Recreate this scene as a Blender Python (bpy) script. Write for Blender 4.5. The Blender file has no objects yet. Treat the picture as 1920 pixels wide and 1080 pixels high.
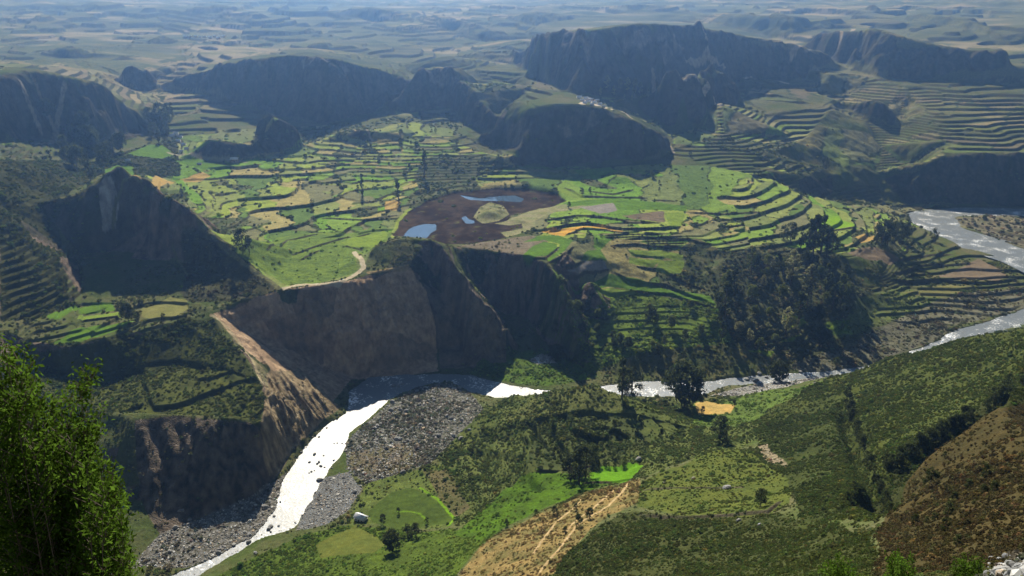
import bpy, bmesh, math, random
import numpy as np
from mathutils import Vector, geometry

# ------------------------------------------------------------------ camera, world, sun, exposure
scene = bpy.context.scene
COL = scene.collection
HC = 300.0
PITCH = 21.5
FOC = 1493.0                       # focal length in pixels of the 1920 wide frame
cam_d = bpy.data.cameras.new("camera")
cam_d.sensor_width = 36.0
cam_d.lens = 36.0 * FOC / 1920.0
cam_d.clip_start = 0.5
cam_d.clip_end = 60000
cam = bpy.data.objects.new("camera", cam_d)
COL.objects.link(cam)
cam.location = (0, 0, HC)
cam.rotation_euler = (math.radians(90 - PITCH), 0, 0)
scene.camera = cam

SUN_AZ = -9.0                     # degrees from +Y towards +X (negative: to the left)
SUN_EL = 36.0
world = bpy.data.worlds.new("World")
scene.world = world
world.use_nodes = True
wn = world.node_tree
bg = wn.nodes["Background"]
sky = wn.nodes.new("ShaderNodeTexSky")
sky.sky_type = 'NISHITA'
sky.sun_disc = False
sky.sun_elevation = math.radians(SUN_EL)
sky.sun_rotation = math.radians(SUN_AZ)
sky.altitude = 3000
sky.air_density = 1.0
sky.dust_density = 0.6
wn.links.new(sky.outputs[0], bg.inputs[0])
bg.inputs[1].default_value = 0.05
sun_d = bpy.data.lights.new("sun", 'SUN')
sun_d.energy = 5.0
sun_d.angle = math.radians(0.5)
sun_d.color = (1.0, 0.97, 0.92)
sun = bpy.data.objects.new("sun", sun_d)
COL.objects.link(sun)
_a, _e = math.radians(SUN_AZ), math.radians(SUN_EL)
sdir = Vector((math.sin(_a) * math.cos(_e), math.cos(_a) * math.cos(_e), math.sin(_e)))
sun.rotation_euler = sdir.to_track_quat('Z', 'Y').to_euler()
sun.location = (-200, 800, 900)
vs = scene.view_settings
vs.view_transform = 'Standard'
vs.look = 'None'
vs.gamma = 1.0
vs.exposure = 0.88
scene.render.engine = 'CYCLES'
scene.cycles.max_bounces = 5
scene.cycles.diffuse_bounces = 2
scene.cycles.glossy_bounces = 2
scene.cycles.transmission_bounces = 3
scene.cycles.transparent_max_bounces = 6
scene.cycles.volume_bounces = 0
scene.cycles.use_denoising = True
scene.cycles.caustics_reflective = False
scene.cycles.caustics_refractive = False
HAZE_DENSITY = 0.00019
HAZE_COLOR = (0.22, 0.43, 0.88, 1)

rng = np.random.default_rng(7)
random.seed(7)

# ------------------------------------------------------------------ helpers: rays and noise
SP, CP = math.sin(math.radians(PITCH)), math.cos(math.radians(PITCH))


def ray(px, py):
    u, v = (px - 960) / FOC, (540 - py) / FOC
    return (u, CP + v * SP, -SP + v * CP)


def P(px, py, z):
    """world point of a sight line at height z"""
    d = ray(px, py)
    t = (z - HC) / d[2]
    return (d[0] * t, d[1] * t, z)


def rad(px, py, z):
    p = P(px, py, z)
    return math.hypot(p[0], p[1])


def hash2(ix, iy, seed):
    h = (ix.astype(np.int64) * 374761393 + iy.astype(np.int64) * 668265263 + seed * 1442695041) & 0xFFFFFFFF
    h = ((h ^ (h >> 13)) * 1274126177) & 0xFFFFFFFF
    h = h ^ (h >> 16)
    return (h & 0xFFFFFF).astype(np.float32) / np.float32(0xFFFFFF)


def noise(x, y, seed=0):
    """gradient noise, about -1..1"""
    fx, fy = np.floor(x), np.floor(y)
    ix, iy = fx.astype(np.int64), fy.astype(np.int64)
    dx, dy = (x - fx).astype(np.float32), (y - fy).astype(np.float32)
    out = 0
    wx = dx * dx * dx * (dx * (dx * 6 - 15) + 10)
    wy = dy * dy * dy * (dy * (dy * 6 - 15) + 10)
    for cx in (0, 1):
        for cy in (0, 1):
            a = hash2(ix + cx, iy + cy, seed) * np.float32(6.2831853)
            g = np.cos(a) * (dx - cx) + np.sin(a) * (dy - cy)
            out = out + g * (wx if cx else 1 - wx) * (wy if cy else 1 - wy)
    return out * np.float32(1.5)


def fbm(x, y, scale, octaves=4, seed=0, gain=0.5):
    x, y = x / scale, y / scale
    s, a = 0, 1.0
    for o in range(octaves):
        s = s + a * noise(x, y, seed + o * 17)
        x, y, a = x * 2.03 + 11.3, y * 2.03 - 7.1, a * gain
    return s


def voronoi(x, y, seed=0):
    """F1, F2 and a random id of the nearest cell"""
    ix, iy = np.floor(x).astype(np.int64), np.floor(y).astype(np.int64)
    f1 = np.full(x.shape, 9.0, np.float32)
    f2 = f1.copy()
    cid = np.zeros(x.shape, np.float32)
    for a in (-1, 0, 1):
        for b in (-1, 0, 1):
            jx, jy = ix + a, iy + b
            px = jx + hash2(jx, jy, seed)
            py = jy + hash2(jx, jy, seed + 5)
            d = np.hypot(px - x, py - y).astype(np.float32)
            near = d < f1
            f2 = np.where(near, f1, np.minimum(f2, d))
            cid = np.where(near, hash2(jx, jy, seed + 9), cid)
            f1 = np.where(near, d, f1)
    return f1, f2, cid


def sstep(a, b, x):
    t = np.clip((x - a) / (b - a), 0, 1)
    return t * t * (3 - 2 * t)


def inside(poly, x, y):
    """points in a plan polygon"""
    poly = np.asarray(poly, float)
    res = np.zeros(x.shape, bool)
    lo, hi = poly.min(0), poly.max(0)
    sel = (x >= lo[0]) & (x <= hi[0]) & (y >= lo[1]) & (y <= hi[1])
    xs, ys = x[sel], y[sel]
    r = np.zeros(xs.shape, bool)
    n = len(poly)
    for i in range(n):
        x1, y1 = poly[i]
        x2, y2 = poly[(i + 1) % n]
        if y1 == y2:
            continue
        c = ((y1 > ys) != (y2 > ys)) & (xs < (x2 - x1) * (ys - y1) / (y2 - y1) + x1)
        r ^= c
    res[sel] = r
    return res


def line_dist(pts, x, y, reach):
    """distance to a plan polyline, signed side (+ = beyond it, seen from the view point) and 0..1 position along it"""
    pts = np.asarray(pts, float)[:, :2]
    best = np.full(x.shape, 1e9)
    side = np.zeros(x.shape)
    along = np.zeros(x.shape)
    seg = np.hypot(*(pts[1:] - pts[:-1]).T)
    cum = np.concatenate([[0], np.cumsum(seg)])
    lo, hi = pts.min(0) - reach, pts.max(0) + reach
    sel = np.nonzero((x >= lo[0]) & (x <= hi[0]) & (y >= lo[1]) & (y <= hi[1]))
    xs, ys = x[sel], y[sel]
    b, s, al = best[sel], side[sel], along[sel]
    for i in range(len(pts) - 1):
        a, c = pts[i], pts[i + 1]
        e = c - a
        L2 = max(e @ e, 1e-9)
        t = np.clip(((xs - a[0]) * e[0] + (ys - a[1]) * e[1]) / L2, 0, 1)
        qx, qy = a[0] + t * e[0], a[1] + t * e[1]
        d = np.hypot(xs - qx, ys - qy)
        m = d < b
        b = np.where(m, d, b)
        far = np.sign((xs - qx) * qx + (ys - qy) * qy)
        s = np.where(m, far, s)
        al = np.where(m, (cum[i] + t * seg[i]) / cum[-1], al)
    best[sel], side[sel], along[sel] = b, s, al
    return best, side, along


# ------------------------------------------------------------------ the lie of the land: break lines (sight line px, py and height)
LINES = []


def L(*pts):
    LINES.append([P(*p) for p in pts])


def dots(*pts):
    for p in pts:
        LINES.append([P(*p)])


def back(pts, run, z):
    """a line behind another one, farther from the view point"""
    out = []
    for k, p in enumerate(pts):
        q = P(*p)
        r = math.hypot(q[0], q[1])
        rr = run[k] if isinstance(run, (list, tuple)) else run
        zz = z[k] if isinstance(z, (list, tuple)) else z
        out.append((q[0] * (r + rr) / r, q[1] * (r + rr) / r, zz))
    LINES.append(out)


def scarp(rim, foot, zf, slope=1.5, behind=None):
    """a steep face: the foot lies at height zf, the rim stands behind it at the given slope"""
    fx = [p[0] for p in foot]
    zfs = zf if isinstance(zf, (list, tuple)) else [zf] * len(foot)
    LINES.append([P(p[0], p[1], z) for p, z in zip(foot, zfs)])
    out = []
    for px, py in rim:
        fy = float(np.interp(px, fx, [p[1] for p in foot]))
        zz = float(np.interp(px, fx, zfs))
        Df = rad(px, fy, zz)
        d = ray(px, py)
        tn = -d[2] / math.hypot(d[0], d[1])
        z = (HC - tn * (Df - zz / slope)) / (1 + tn / slope)
        out.append((px, py, max(z, zz + 0.5)))
    LINES.append([P(*p) for p in out])
    if behind:
        back(out, behind[0], [zz - behind[1] * max(0.0, zz - float(np.interp(px, fx, zfs))) for px, py, zz in out])
    return out


ZW = -109.0
NB = [(200, 1110), (330, 1078), (400, 1045), (470, 1010), (512, 960), (530, 905), (570, 840), (615, 795), (650, 775), (655, 735),
      (690, 708), (760, 702), (830, 702), (880, 703), (930, 716), (1000, 729), (1040, 734), (1100, 728), (1190, 715), (1310, 718),
      (1360, 711), (1450, 702), (1545, 697), (1640, 684), (1720, 655), (1757, 638), (1790, 620), (1850, 604), (1920, 578), (2050, 540)]
SB = [(290, 1120), (375, 1078), (480, 1015), (550, 990), (582, 940), (605, 900), (640, 850), (655, 812), (700, 778), (730, 748),
      (780, 727), (815, 719), (850, 716), (885, 736), (930, 746), (1000, 743), (1040, 740), (1100, 738), (1190, 744), (1310, 744),
      (1360, 724), (1450, 719), (1545, 707), (1640, 694), (1720, 668), (1757, 652), (1790, 642), (1850, 626), (1920, 606), (2050, 570)]
ZR = [ZW] * 23 + [-107.5, -105, -103, -102, -101, -100, -99]
OUT_B = [(2050, 520), (1920, 500), (1880, 482), (1830, 465), (1780, 447), (1740, 432), (1712, 417), (1711, 405), (1740, 397), (1790, 392), (1850, 391), (1905, 394), (2060, 394)]
INN_B = [(2050, 490), (1920, 470), (1880, 457), (1830, 440), (1795, 427), (1780, 416), (1778, 410), (1787, 405), (1803, 402), (1830, 401), (1860, 401), (1905, 402), (2060, 402)]
ZL = -88.0
L(*[(a, b, z + 0.3) for (a, b), z in zip(NB, ZR)])
L(*[(a, b, z + 0.3) for (a, b), z in zip(SB, ZR)])
L(*[(a, b, ZL + 0.3) for a, b in OUT_B])
L(*[(a, b, ZL + 0.3) for a, b in INN_B])

# the brown canyon wall, its rim and the butte
RIM = [(352, 566, -22), (400, 585, -22), (440, 568, -21), (480, 556, -20), (530, 543, -18), (600, 536, -17), (650, 526, -16), (690, 513, -15), (735, 505, -13), (768, 498, -12)]
L(*RIM)
L((660, 705, -107), (700, 697, -107), (760, 693, -107), (820, 690, -107), (870, 685, -107))
L((768, 498, -12), (785, 520, -25), (805, 550, -42), (815, 600, -68), (820, 650, -95))
L((690, 480, -9), (715, 458, 3), (750, 445, 9), (800, 446, 9), (815, 452, 7))
back([(690, 480, -9), (715, 458, 3), (750, 445, 9), (800, 446, 9), (850, 455, 0)], 45, -17)
L((815, 452, 7), (850, 490, -8), (880, 540, -28), (915, 578, -52), (945, 600, -66), (962, 640, -95))
L((800, 460, 0), (820, 520, -35), (845, 580, -62), (870, 640, -95))
L((840, 458, 0), (865, 464, -17), (930, 471, -18), (990, 480, -18), (1030, 500, -21), (1052, 528, -27))
L((905, 560, -70), (940, 585, -88), (985, 590, -90), (1020, 590, -80), (1040, 560, -52))
L((900, 692, -106), (960, 640, -103), (1005, 620, -98))
dots((980, 650, -104), (940, 680, -106))
# spur left of the brown wall, its foot
L((352, 566, -22), (385, 600, -27), (420, 622, -32), (455, 665, -42), (492, 720, -53), (505, 770, -58), (490, 800, -60))
L((490, 800, -60), (492, 850, -82), (515, 895, -107))
L((400, 585, -22), (440, 640, -40), (500, 700, -62), (560, 770, -90), (590, 800, -107))
L((500, 640, -60), (560, 700, -84), (640, 760, -107))
dots((560, 610, -55), (600, 680, -92), (640, 620, -62), (720, 620, -68), (545, 840, -104))
# gravel between the cliff foot and the water, lower left cliff
L((240, 1060, -107), (300, 1000, -106), (400, 962, -106), (470, 932, -106), (512, 898, -107))
L((170, 775, -54), (250, 785, -53), (330, 775, -53), (420, 785, -53), (490, 800, -60))
L((240, 830, -66), (265, 900, -84), (285, 960, -100))
# bench with terraces and the slope under it
L((0, 618, -8), (60, 640, -20), (130, 652, -23), (200, 632, -23), (280, 605, -24), (345, 592, -24), (385, 600, -27))
L((0, 600, -6), (60, 592, -12), (150, 570, -18), (240, 557, -20), (300, 552, -20), (352, 566, -22))
L((60, 700, -46), (150, 705, -50), (250, 692, -51), (330, 668, -46), (400, 690, -46))
dots((0, 720, -30), (0, 850, -60), (0, 1000, -90), (100, 860, -72), (100, 1000, -100), (180, 920, -92), (-250, 640, 0), (-250, 900, -40), (-250, 1070, -70))
# the dark pyramid and the slopes left of it
L((100, 380, 44), (140, 362, 58), (180, 350, 70), (200, 330, 79), (225, 311, 87), (262, 335, 78), (290, 352, 70), (330, 362, 64), (350, 380, 56), (395, 430, 30), (440, 468, 11), (490, 512, -8), (530, 543, -18))
back([(100, 380, 44), (140, 362, 58), (180, 350, 70), (225, 311, 87), (262, 335, 78), (330, 362, 64), (350, 380, 56), (395, 430, 30)], [40, 60, 80, 110, 110, 110, 100, 60], [44, 44, 38, 20, 12, -2, -6, -10])
L((350, 380, 56), (402, 415, 20), (425, 455, -10))
L((145, 480, -2), (160, 560, -18), (255, 553, -20))
L((225, 311, 87), (212, 400, 38), (195, 470, 0))
L((330, 362, 64), (345, 440, 20), (365, 500, -8), (380, 545, -17))
dots((270, 430, 20), (280, 480, -6), (430, 520, -11), (450, 545, -18))
L((0, 380, 60), (60, 376, 52), (100, 380, 44))
dots((0, 450, 38), (60, 450, 30), (0, 520, 15), (80, 520, 8), (110, 480, 14), (-250, 380, 110), (-250, 500, 50))
dots((0, 300, 85), (60, 310, 62), (120, 330, 44), (150, 300, 32), (60, 350, 55), (190, 310, 20))
# far left cliffs
scarp([(-120, 120), (0, 140), (60, 134), (110, 140), (150, 150), (190, 154), (235, 185), (262, 205), (285, 235)], [(-120, 290), (0, 262), (60, 262), (110, 266), (160, 284), (230, 262), (285, 246)], [70, 62, 52, 40, 26, 22, 20], 1.3, (380, 0.2))
scarp([(232, 128), (262, 112), (280, 125), (292, 160)], [(232, 165), (262, 172), (292, 170)], [66, 62, 60], 1.2, (60, 0.6))
# scarps of the middle distance
SC1 = scarp([(385, 128), (430, 120), (455, 122), (490, 110), (540, 98), (600, 103), (640, 110), (690, 122), (740, 136), (766, 152)],
      [(385, 170), (430, 188), (460, 196), (500, 212), (560, 226), (620, 232), (690, 216), (766, 200)], [62, 48, 42, 36, 28, 26, 30, 36], 1.8, (420, 0.22))
SC2 = scarp([(768, 150), (795, 124), (830, 118), (858, 148), (888, 172), (915, 188), (940, 222)],
      [(768, 208), (810, 204), (850, 202), (885, 240), (915, 252), (940, 254)], [36, 40, 40, 24, 20, 20], 1.6, (240, 0.16))
SC3 = scarp([(930, 236), (965, 215), (1000, 200), (1045, 195), (1090, 196), (1140, 203), (1190, 232), (1240, 258), (1258, 284)],
      [(930, 280), (985, 304), (1060, 306), (1130, 302), (1195, 308), (1258, 290)], [12, 4, 4, 5, 4, 8], 1.5, (110, 0.07))
scarp([(985, 284), (1040, 288), (1120, 290), (1195, 292)], [(985, 312), (1060, 314), (1130, 310), (1195, 310)], 0, 1.5)
MESA = scarp([(960, 85), (990, 66), (1040, 60), (1100, 55), (1150, 52), (1200, 45), (1245, 42), (1300, 47), (1340, 55), (1385, 62), (1430, 70), (1475, 76), (1500, 95), (1510, 130)],
      [(960, 108), (1010, 140), (1060, 172), (1100, 182), (1180, 184), (1240, 180), (1310, 172), (1390, 168), (1440, 162), (1510, 150)], [96, 94, 88, 85, 76, 66, 62, 62, 66, 76], 1.1, (420, 0.62))
scarp([(1222, 176), (1248, 134), (1276, 117), (1310, 121), (1342, 119), (1366, 150), (1384, 190)], [(1222, 225), (1260, 252), (1310, 246), (1350, 210), (1384, 198)], [38, 26, 28, 42, 52], 1.1, (90, 0.5))
L((1250, 168, 92), (1285, 162, 98), (1320, 156, 100), (1345, 190, 72))
scarp([(1480, 78), (1530, 60), (1580, 54), (1630, 52), (1690, 64), (1720, 72), (1752, 80), (1800, 88), (1860, 92), (1890, 120)],
      [(1480, 98), (1540, 112), (1600, 132), (1650, 149), (1760, 152), (1890, 150)], [100, 92, 84, 76, 76, 78], 1.0, (300, 0.6))
scarp([(1382, 145), (1400, 138), (1445, 140), (1480, 157)], [(1382, 160), (1420, 166), (1480, 160)], 68, 1.2)
scarp([(1580, 190), (1640, 184), (1660, 186), (1690, 230)], [(1580, 205), (1630, 226), (1690, 240)], [34, 20, 12], 1.5, (60, 0.5))
scarp([(480, 258), (490, 226), (512, 212), (532, 224), (552, 250), (566, 274)], [(480, 290), (520, 286), (566, 277)], 12, 1.3, (45, 0.8))
scarp([(385, 262), (400, 258), (440, 262), (476, 268)], [(385, 298), (440, 302), (476, 296)], 8, 1.4, (30, 0.4))
scarp([(640, 248), (680, 238), (740, 246)], [(640, 262), (690, 268), (740, 262)], 22, 1.3)
# dark scarp above the river loop
scarp([(1440, 318), (1500, 330), (1560, 320), (1640, 316), (1700, 314)],
      [(1440, 330), (1500, 362), (1560, 372), (1640, 380), (1700, 384)], [-12, -40, -62, -78, -86], 0.5)
scarp([(1735, 300), (1760, 292), (1800, 288), (1920, 286), (2100, 280)], [(1735, 385), (1780, 386), (1800, 386), (1920, 388), (2100, 388)], -86, 1.2)
# the plain
dots((0, 350, 70), (350, 340, 0), (450, 330, 0), (560, 340, -4), (700, 340, -8), (850, 340, -12), (980, 335, -10), (1100, 335, -8), (1250, 335, -6), (1380, 340, -8),
     (330, 300, 6), (430, 310, 4), (600, 300, 6), (750, 300, 8), (900, 300, 6), (1300, 300, 6), (1420, 290, 8),
     (600, 262, 22), (800, 255, 26), (880, 262, 20), (1350, 255, 28), (1500, 260, 14), (1650, 270, -8), (1800, 262, 6), (1920, 255, 8),
     (330, 260, 14), (420, 240, 22), (330, 220, 30), (420, 215, 36), (300, 190, 50), (1450, 215, 42), (1550, 200, 48), (1750, 210, 38), (1850, 235, 24), (1920, 200, 44),
     (980, 188, 86), (1000, 160, 92), (930, 150, 95), (900, 130, 99), (850, 105, 103), (1125, 192, 84), (1060, 183, 88), (1550, 160, 68), (1700, 165, 68), (1900, 165, 70),
     (0, 115, 96), (200, 115, 92), (350, 112, 88), (500, 90, 98), (700, 105, 92), (800, 95, 96), (900, 75, 106), (1520, 48, 130), (1920, 90, 110), (1900, 60, 128),
     (0, 80, 112), (200, 80, 110), (400, 75, 112), (600, 70, 116), (750, 60, 124), (850, 45, 136), (100, 50, 132), (350, 45, 136), (600, 40, 142))
scarp([(220, 42), (300, 38), (380, 52)], [(220, 52), (300, 50), (380, 60)], 125, 0.5, (200, 0.8))
scarp([(270, 76), (300, 60), (330, 78)], [(270, 80), (300, 82), (330, 81)], 110, 0.8, (80, 0.9))
scarp([(880, 58), (930, 52), (985, 62)], [(880, 70), (930, 76), (985, 74)], 108, 0.8, (150, 0.8))
scarp([(1270, 30), (1350, 24), (1480, 25), (1560, 33), (1640, 30), (1720, 44)], [(1270, 40), (1350, 46), (1480, 56), (1560, 50), (1640, 48), (1720, 52)], 138, 0.5, (500, 0.7))
scarp([(1660, 28), (1760, 22), (1850, 38), (1920, 40)], [(1660, 40), (1760, 48), (1850, 60), (1920, 62)], 138, 0.4, (500, 0.7))
scarp([(620, 18), (700, 10), (800, 22), (880, 30)], [(620, 30), (700, 36), (800, 40), (880, 42)], 150, 0.45, (400, 0.7))
scarp([(300, 12), (420, 4), (520, 14)], [(300, 22), (420, 26), (520, 24)], 160, 0.45, (400, 0.6))
scarp([(1100, 12), (1180, 6), (1260, 10)], [(1100, 20), (1180, 24), (1260, 22)], 160, 0.4, (400, 0.6))
for rim_, foot_, z_, sl_, run_ in [
    ([(20, 30), (80, 22), (150, 32)], [(20, 38), (80, 42), (150, 38)], 142, 0.6, 300), ([(420, 30), (470, 24), (540, 34)], [(420, 36), (480, 42), (540, 38)], 142, 0.6, 300),
    ([(700, 50), (760, 44), (830, 52)], [(700, 56), (760, 62), (830, 58)], 122, 0.6, 200), ([(950, 28), (1010, 20), (1090, 28)], [(950, 36), (1010, 42), (1090, 36)], 146, 0.5, 400),
    ([(80, 96), (130, 86), (170, 98)], [(80, 102), (130, 106), (170, 104)], 104, 0.9, 120), ([(560, 84), (610, 76), (690, 86)], [(560, 88), (620, 96), (690, 92)], 106, 0.7, 160),
    ([(1840, 66), (1880, 58), (1940, 62)], [(1840, 72), (1880, 80), (1940, 78)], 116, 0.7, 200), ([(1560, 12), (1640, 5), (1750, 14)], [(1560, 20), (1640, 24), (1750, 22)], 160, 0.5, 400),
    ([(100, 6), (190, 0), (260, 8)], [(100, 14), (190, 18), (260, 14)], 168, 0.5, 400), ([(840, 100), (880, 96), (960, 104), (1000, 112)], [(840, 106), (880, 114), (950, 120), (1000, 122)], 84, 1.0, 80)]:
    scarp(rim_, foot_, z_, sl_, (run_, 0.75))
dots((0, 10, 172), (500, 8, 176), (1000, 10, 176), (1500, 8, 176), (1920, 8, 176), (1000, 30, 152), (1150, 28, 152))
# around the lake and the fields right of it
dots((760, 430, -19), (860, 425, -20), (980, 440, -18), (900, 370, -20), (1040, 375, -17), (900, 345, -14), (760, 390, -18), (700, 400, -17), (600, 400, -14), (500, 380, -8), (450, 400, -8),
     (560, 470, -16), (640, 460, -17), (520, 510, -17), (600, 510, -17), (700, 440, -18), (1000, 420, -17), (1100, 400, -15), (1250, 380, -14), (1400, 390, -20), (1550, 390, -36),
     (1100, 440, -19), (1200, 440, -22), (1300, 440, -24), (1400, 440, -30), (1060, 470, -22), (1150, 490, -38), (1250, 490, -43), (1340, 490, -45),
     (1110, 525, -43), (1200, 528, -56), (1300, 532, -59))
L((1052, 528, -27), (1090, 540, -57), (1150, 548, -62), (1210, 550, -64), (1290, 560, -67), (1350, 585, -71))
L((1005, 620, -98), (1030, 645, -104), (1110, 690, -107), (1160, 702, -107), (1300, 703, -107), (1400, 697, -107), (1480, 690, -107))
L((1200, 655, -90), (1290, 645, -90), (1380, 640, -91), (1460, 642, -93), (1530, 655, -102))
# wooded slope and flats by the right hand river
dots((1100, 600, -81), (1070, 600, -86), (1150, 610, -82), (1370, 480, -36), (1450, 465, -38), (1520, 470, -42), (1600, 480, -50), (1400, 560, -66), (1480, 580, -74), (1560, 560, -70), (1600, 600, -90), (1500, 630, -88), (1420, 610, -80), (1620, 540, -76),
     (1570, 415, -40), (1650, 440, -54), (1700, 400, -78), (1640, 400, -60), (1700, 470, -72), (1780, 500, -84), (1880, 525, -90), (1700, 530, -84), (1650, 580, -92), (1750, 580, -96), (1850, 560, -95), (1600, 650, -103), (1680, 625, -101),
     (1850, 430, -86), (1920, 440, -84), (1990, 440, -82), (1920, 415, -78), (1650, 390, -70), (1740, 388, -84))
# boulder bar and the near bank
L((655, 880, -107.5), (620, 985, -107.5), (560, 1005, -107), (430, 1075, -106))
L((880, 742, -106), (905, 768, -100), (870, 820, -100), (820, 880, -100), (760, 900, -102), (690, 905, -106), (660, 950, -104), (640, 990, -103))
dots((760, 800, -106), (800, 760, -106.5), (700, 850, -106.5), (840, 750, -106.5))
# near hill with terraces
L((905, 762, -98), (960, 742, -82), (1040, 734, -60), (1110, 721, -48), (1150, 735, -54), (1200, 754, -70), (1260, 766, -90), (1310, 756, -99))
back([(960, 742, -82), (1040, 734, -60), (1110, 721, -48), (1150, 735, -54), (1200, 754, -70), (1260, 766, -90)], [20, 35, 50, 46, 30, 14], -108)
dots((1000, 780, -70), (1100, 775, -56), (960, 830, -84), (1050, 830, -66), (1150, 820, -60), (1230, 820, -58), (1290, 800, -66), (1340, 765, -100), (1400, 740, -106), (1340, 800, -80), (1400, 790, -80), (1300, 780, -88),
     (900, 850, -92), (850, 900, -94), (920, 900, -84), (1000, 880, -72), (1080, 870, -66), (1155, 885, -62), (1200, 870, -54), (1260, 850, -44),
     (770, 930, -97), (720, 980, -98), (800, 985, -94), (850, 965, -90), (690, 950, -102), (640, 1010, -98), (560, 1040, -103), (600, 1080, -86), (700, 1060, -80), (480, 1080, -104),
     (900, 980, -76), (1000, 920, -68), (820, 1020, -74), (800, 1080, -56), (1080, 900, -62))
L((1330, 845, -26), (1260, 872, -24), (1200, 896, -24), (1150, 914, -27), (1080, 931, -32), (1000, 962, -38), (940, 1000, -38), (890, 1040, -34), (860, 1080, -28), (830, 1120, -20))
back([(1330, 845, -26), (1260, 872, -24), (1200, 896, -24), (1150, 914, -27), (1080, 931, -32), (1000, 962, -38), (940, 1000, -38)], [28, 20, 18, 18, 18, 16, 14], [-48, -42, -42, -44, -48, -52, -50])
dots((1200, 930, -4), (1250, 890, -10), (1320, 880, -10), (1420, 880, -6), (1300, 950, 20), (1450, 930, 26), (1180, 960, 4), (1100, 1000, 6), (1000, 1040, -2), (1000, 1080, 12), (1200, 1020, 40), (1250, 1080, 70),
     (1400, 1010, 70), (1500, 1000, 88), (1400, 1080, 112), (1600, 1080, 190), (1700, 1080, 215), (1560, 960, 84))
# right hand slope
CREST = [(1552, 712, -98), (1620, 692, -62), (1700, 664, -22), (1760, 646, 4), (1800, 634, 18), (1850, 625, 36), (1920, 614, 60), (2100, 590, 120)]
L(*CREST)
back(CREST[1:], [30, 50, 60, 70, 85, 100, 120], [-95, -85, -80, -75, -70, -60, -40])
dots((1500, 725, -92), (1450, 750, -86), (1440, 790, -62), (1500, 790, -42), (1600, 755, -20), (1700, 735, 14), (1800, 715, 38), (1870, 690, 56), (1920, 680, 74), (1450, 840, -26), (1540, 850, 4), (1600, 840, 26), (1690, 830, 52), (1650, 880, 62), (1600, 910, 64), (1780, 790, 56), (1850, 760, 72), (1900, 730, 90))
L((1905, 712, 138), (1880, 760, 150), (1790, 822, 146), (1725, 868, 138), (1690, 905, 132), (1660, 980, 150))
back([(1905, 712, 138), (1880, 760, 150), (1790, 822, 146), (1725, 868, 138), (1690, 905, 132)], [60, 60, 50, 40, 30], [86, 70, 60, 62, 70])
dots((1920, 800, 170), (1920, 900, 190), (1800, 900, 168), (1720, 980, 172), (1830, 1000, 205), (1920, 1000, 215), (1830, 1080, 245), (1920, 1080, 255), (2150, 800, 200), (2150, 1000, 250))
for az, r, z in ((-46, 1.2, 298.2), (0, 1.2, 298.2), (46, 1.2, 298.2), (-46, 4, 294.5), (0, 4, 294.5), (46, 4, 294.5), (-46, 9, 288), (0, 9, 287), (46, 9, 289), (-46, 60, 232), (-25, 60, 228), (0, 60, 228), (20, 60, 236), (36, 60, 246), (46, 60, 255), (-46, 150, 110), (-25, 150, 120), (0, 150, 130), (-46, 300, 10), (-25, 300, -20), (-10, 300, -10), (-35, 300, -10),
                 (-46, 500, -40), (-46, 700, 20), (-46, 1000, 90), (-46, 1500, 120), (-46, 2500, 150), (-46, 4000, 190), (46, 300, 130), (46, 550, 100), (46, 720, -60), (46, 1000, -85), (46, 1250, -70), (46, 1450, 20), (46, 1800, 70), (46, 2500, 110), (46, 4000, 180)):
    a = math.radians(az)
    LINES.append([(r * math.sin(a), r * math.cos(a), z)])
for az in range(-48, 49, 6):
    a = math.radians(az)
    for r, z in ((6500, 230 + 30 * math.sin(az * 1.3)), (9000, 270 + 25 * math.sin(az * 0.7)), (12500, 285 + 15 * math.sin(az * 0.45)), (14600, 300)):
        LINES.append([(r * math.sin(a), r * math.cos(a), z)])

verts3, edges = [], []
for ln in LINES:
    i0 = len(verts3)
    verts3 += ln
    edges += [(i0 + k, i0 + k + 1) for k in range(len(ln) - 1)]
V2 = [Vector((p[0], p[1])) for p in verts3]
vc, ve, vf, ov, oe, of = geometry.delaunay_2d_cdt(V2, edges, [], 0, 0.05)
VX = np.array([[v[0], v[1]] for v in vc])
VZ = np.zeros(len(vc))
seg = np.array([[*verts3[a], *verts3[b]] for a, b in edges])
for i, o in enumerate(ov):
    if len(o):
        VZ[i] = verts3[o[0]][2]
    else:
        e = seg[:, 3:5] - seg[:, 0:2]
        t = np.clip(((VX[i] - seg[:, 0:2]) * e).sum(1) / np.maximum((e * e).sum(1), 1e-9), 0, 1)
        d = np.hypot(*(seg[:, 0:2] + e * t[:, None] - VX[i]).T)
        k = np.argsort(d)[:2]
        VZ[i] = np.mean(seg[k, 2] + t[k] * (seg[k, 5] - seg[k, 2]))

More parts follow.
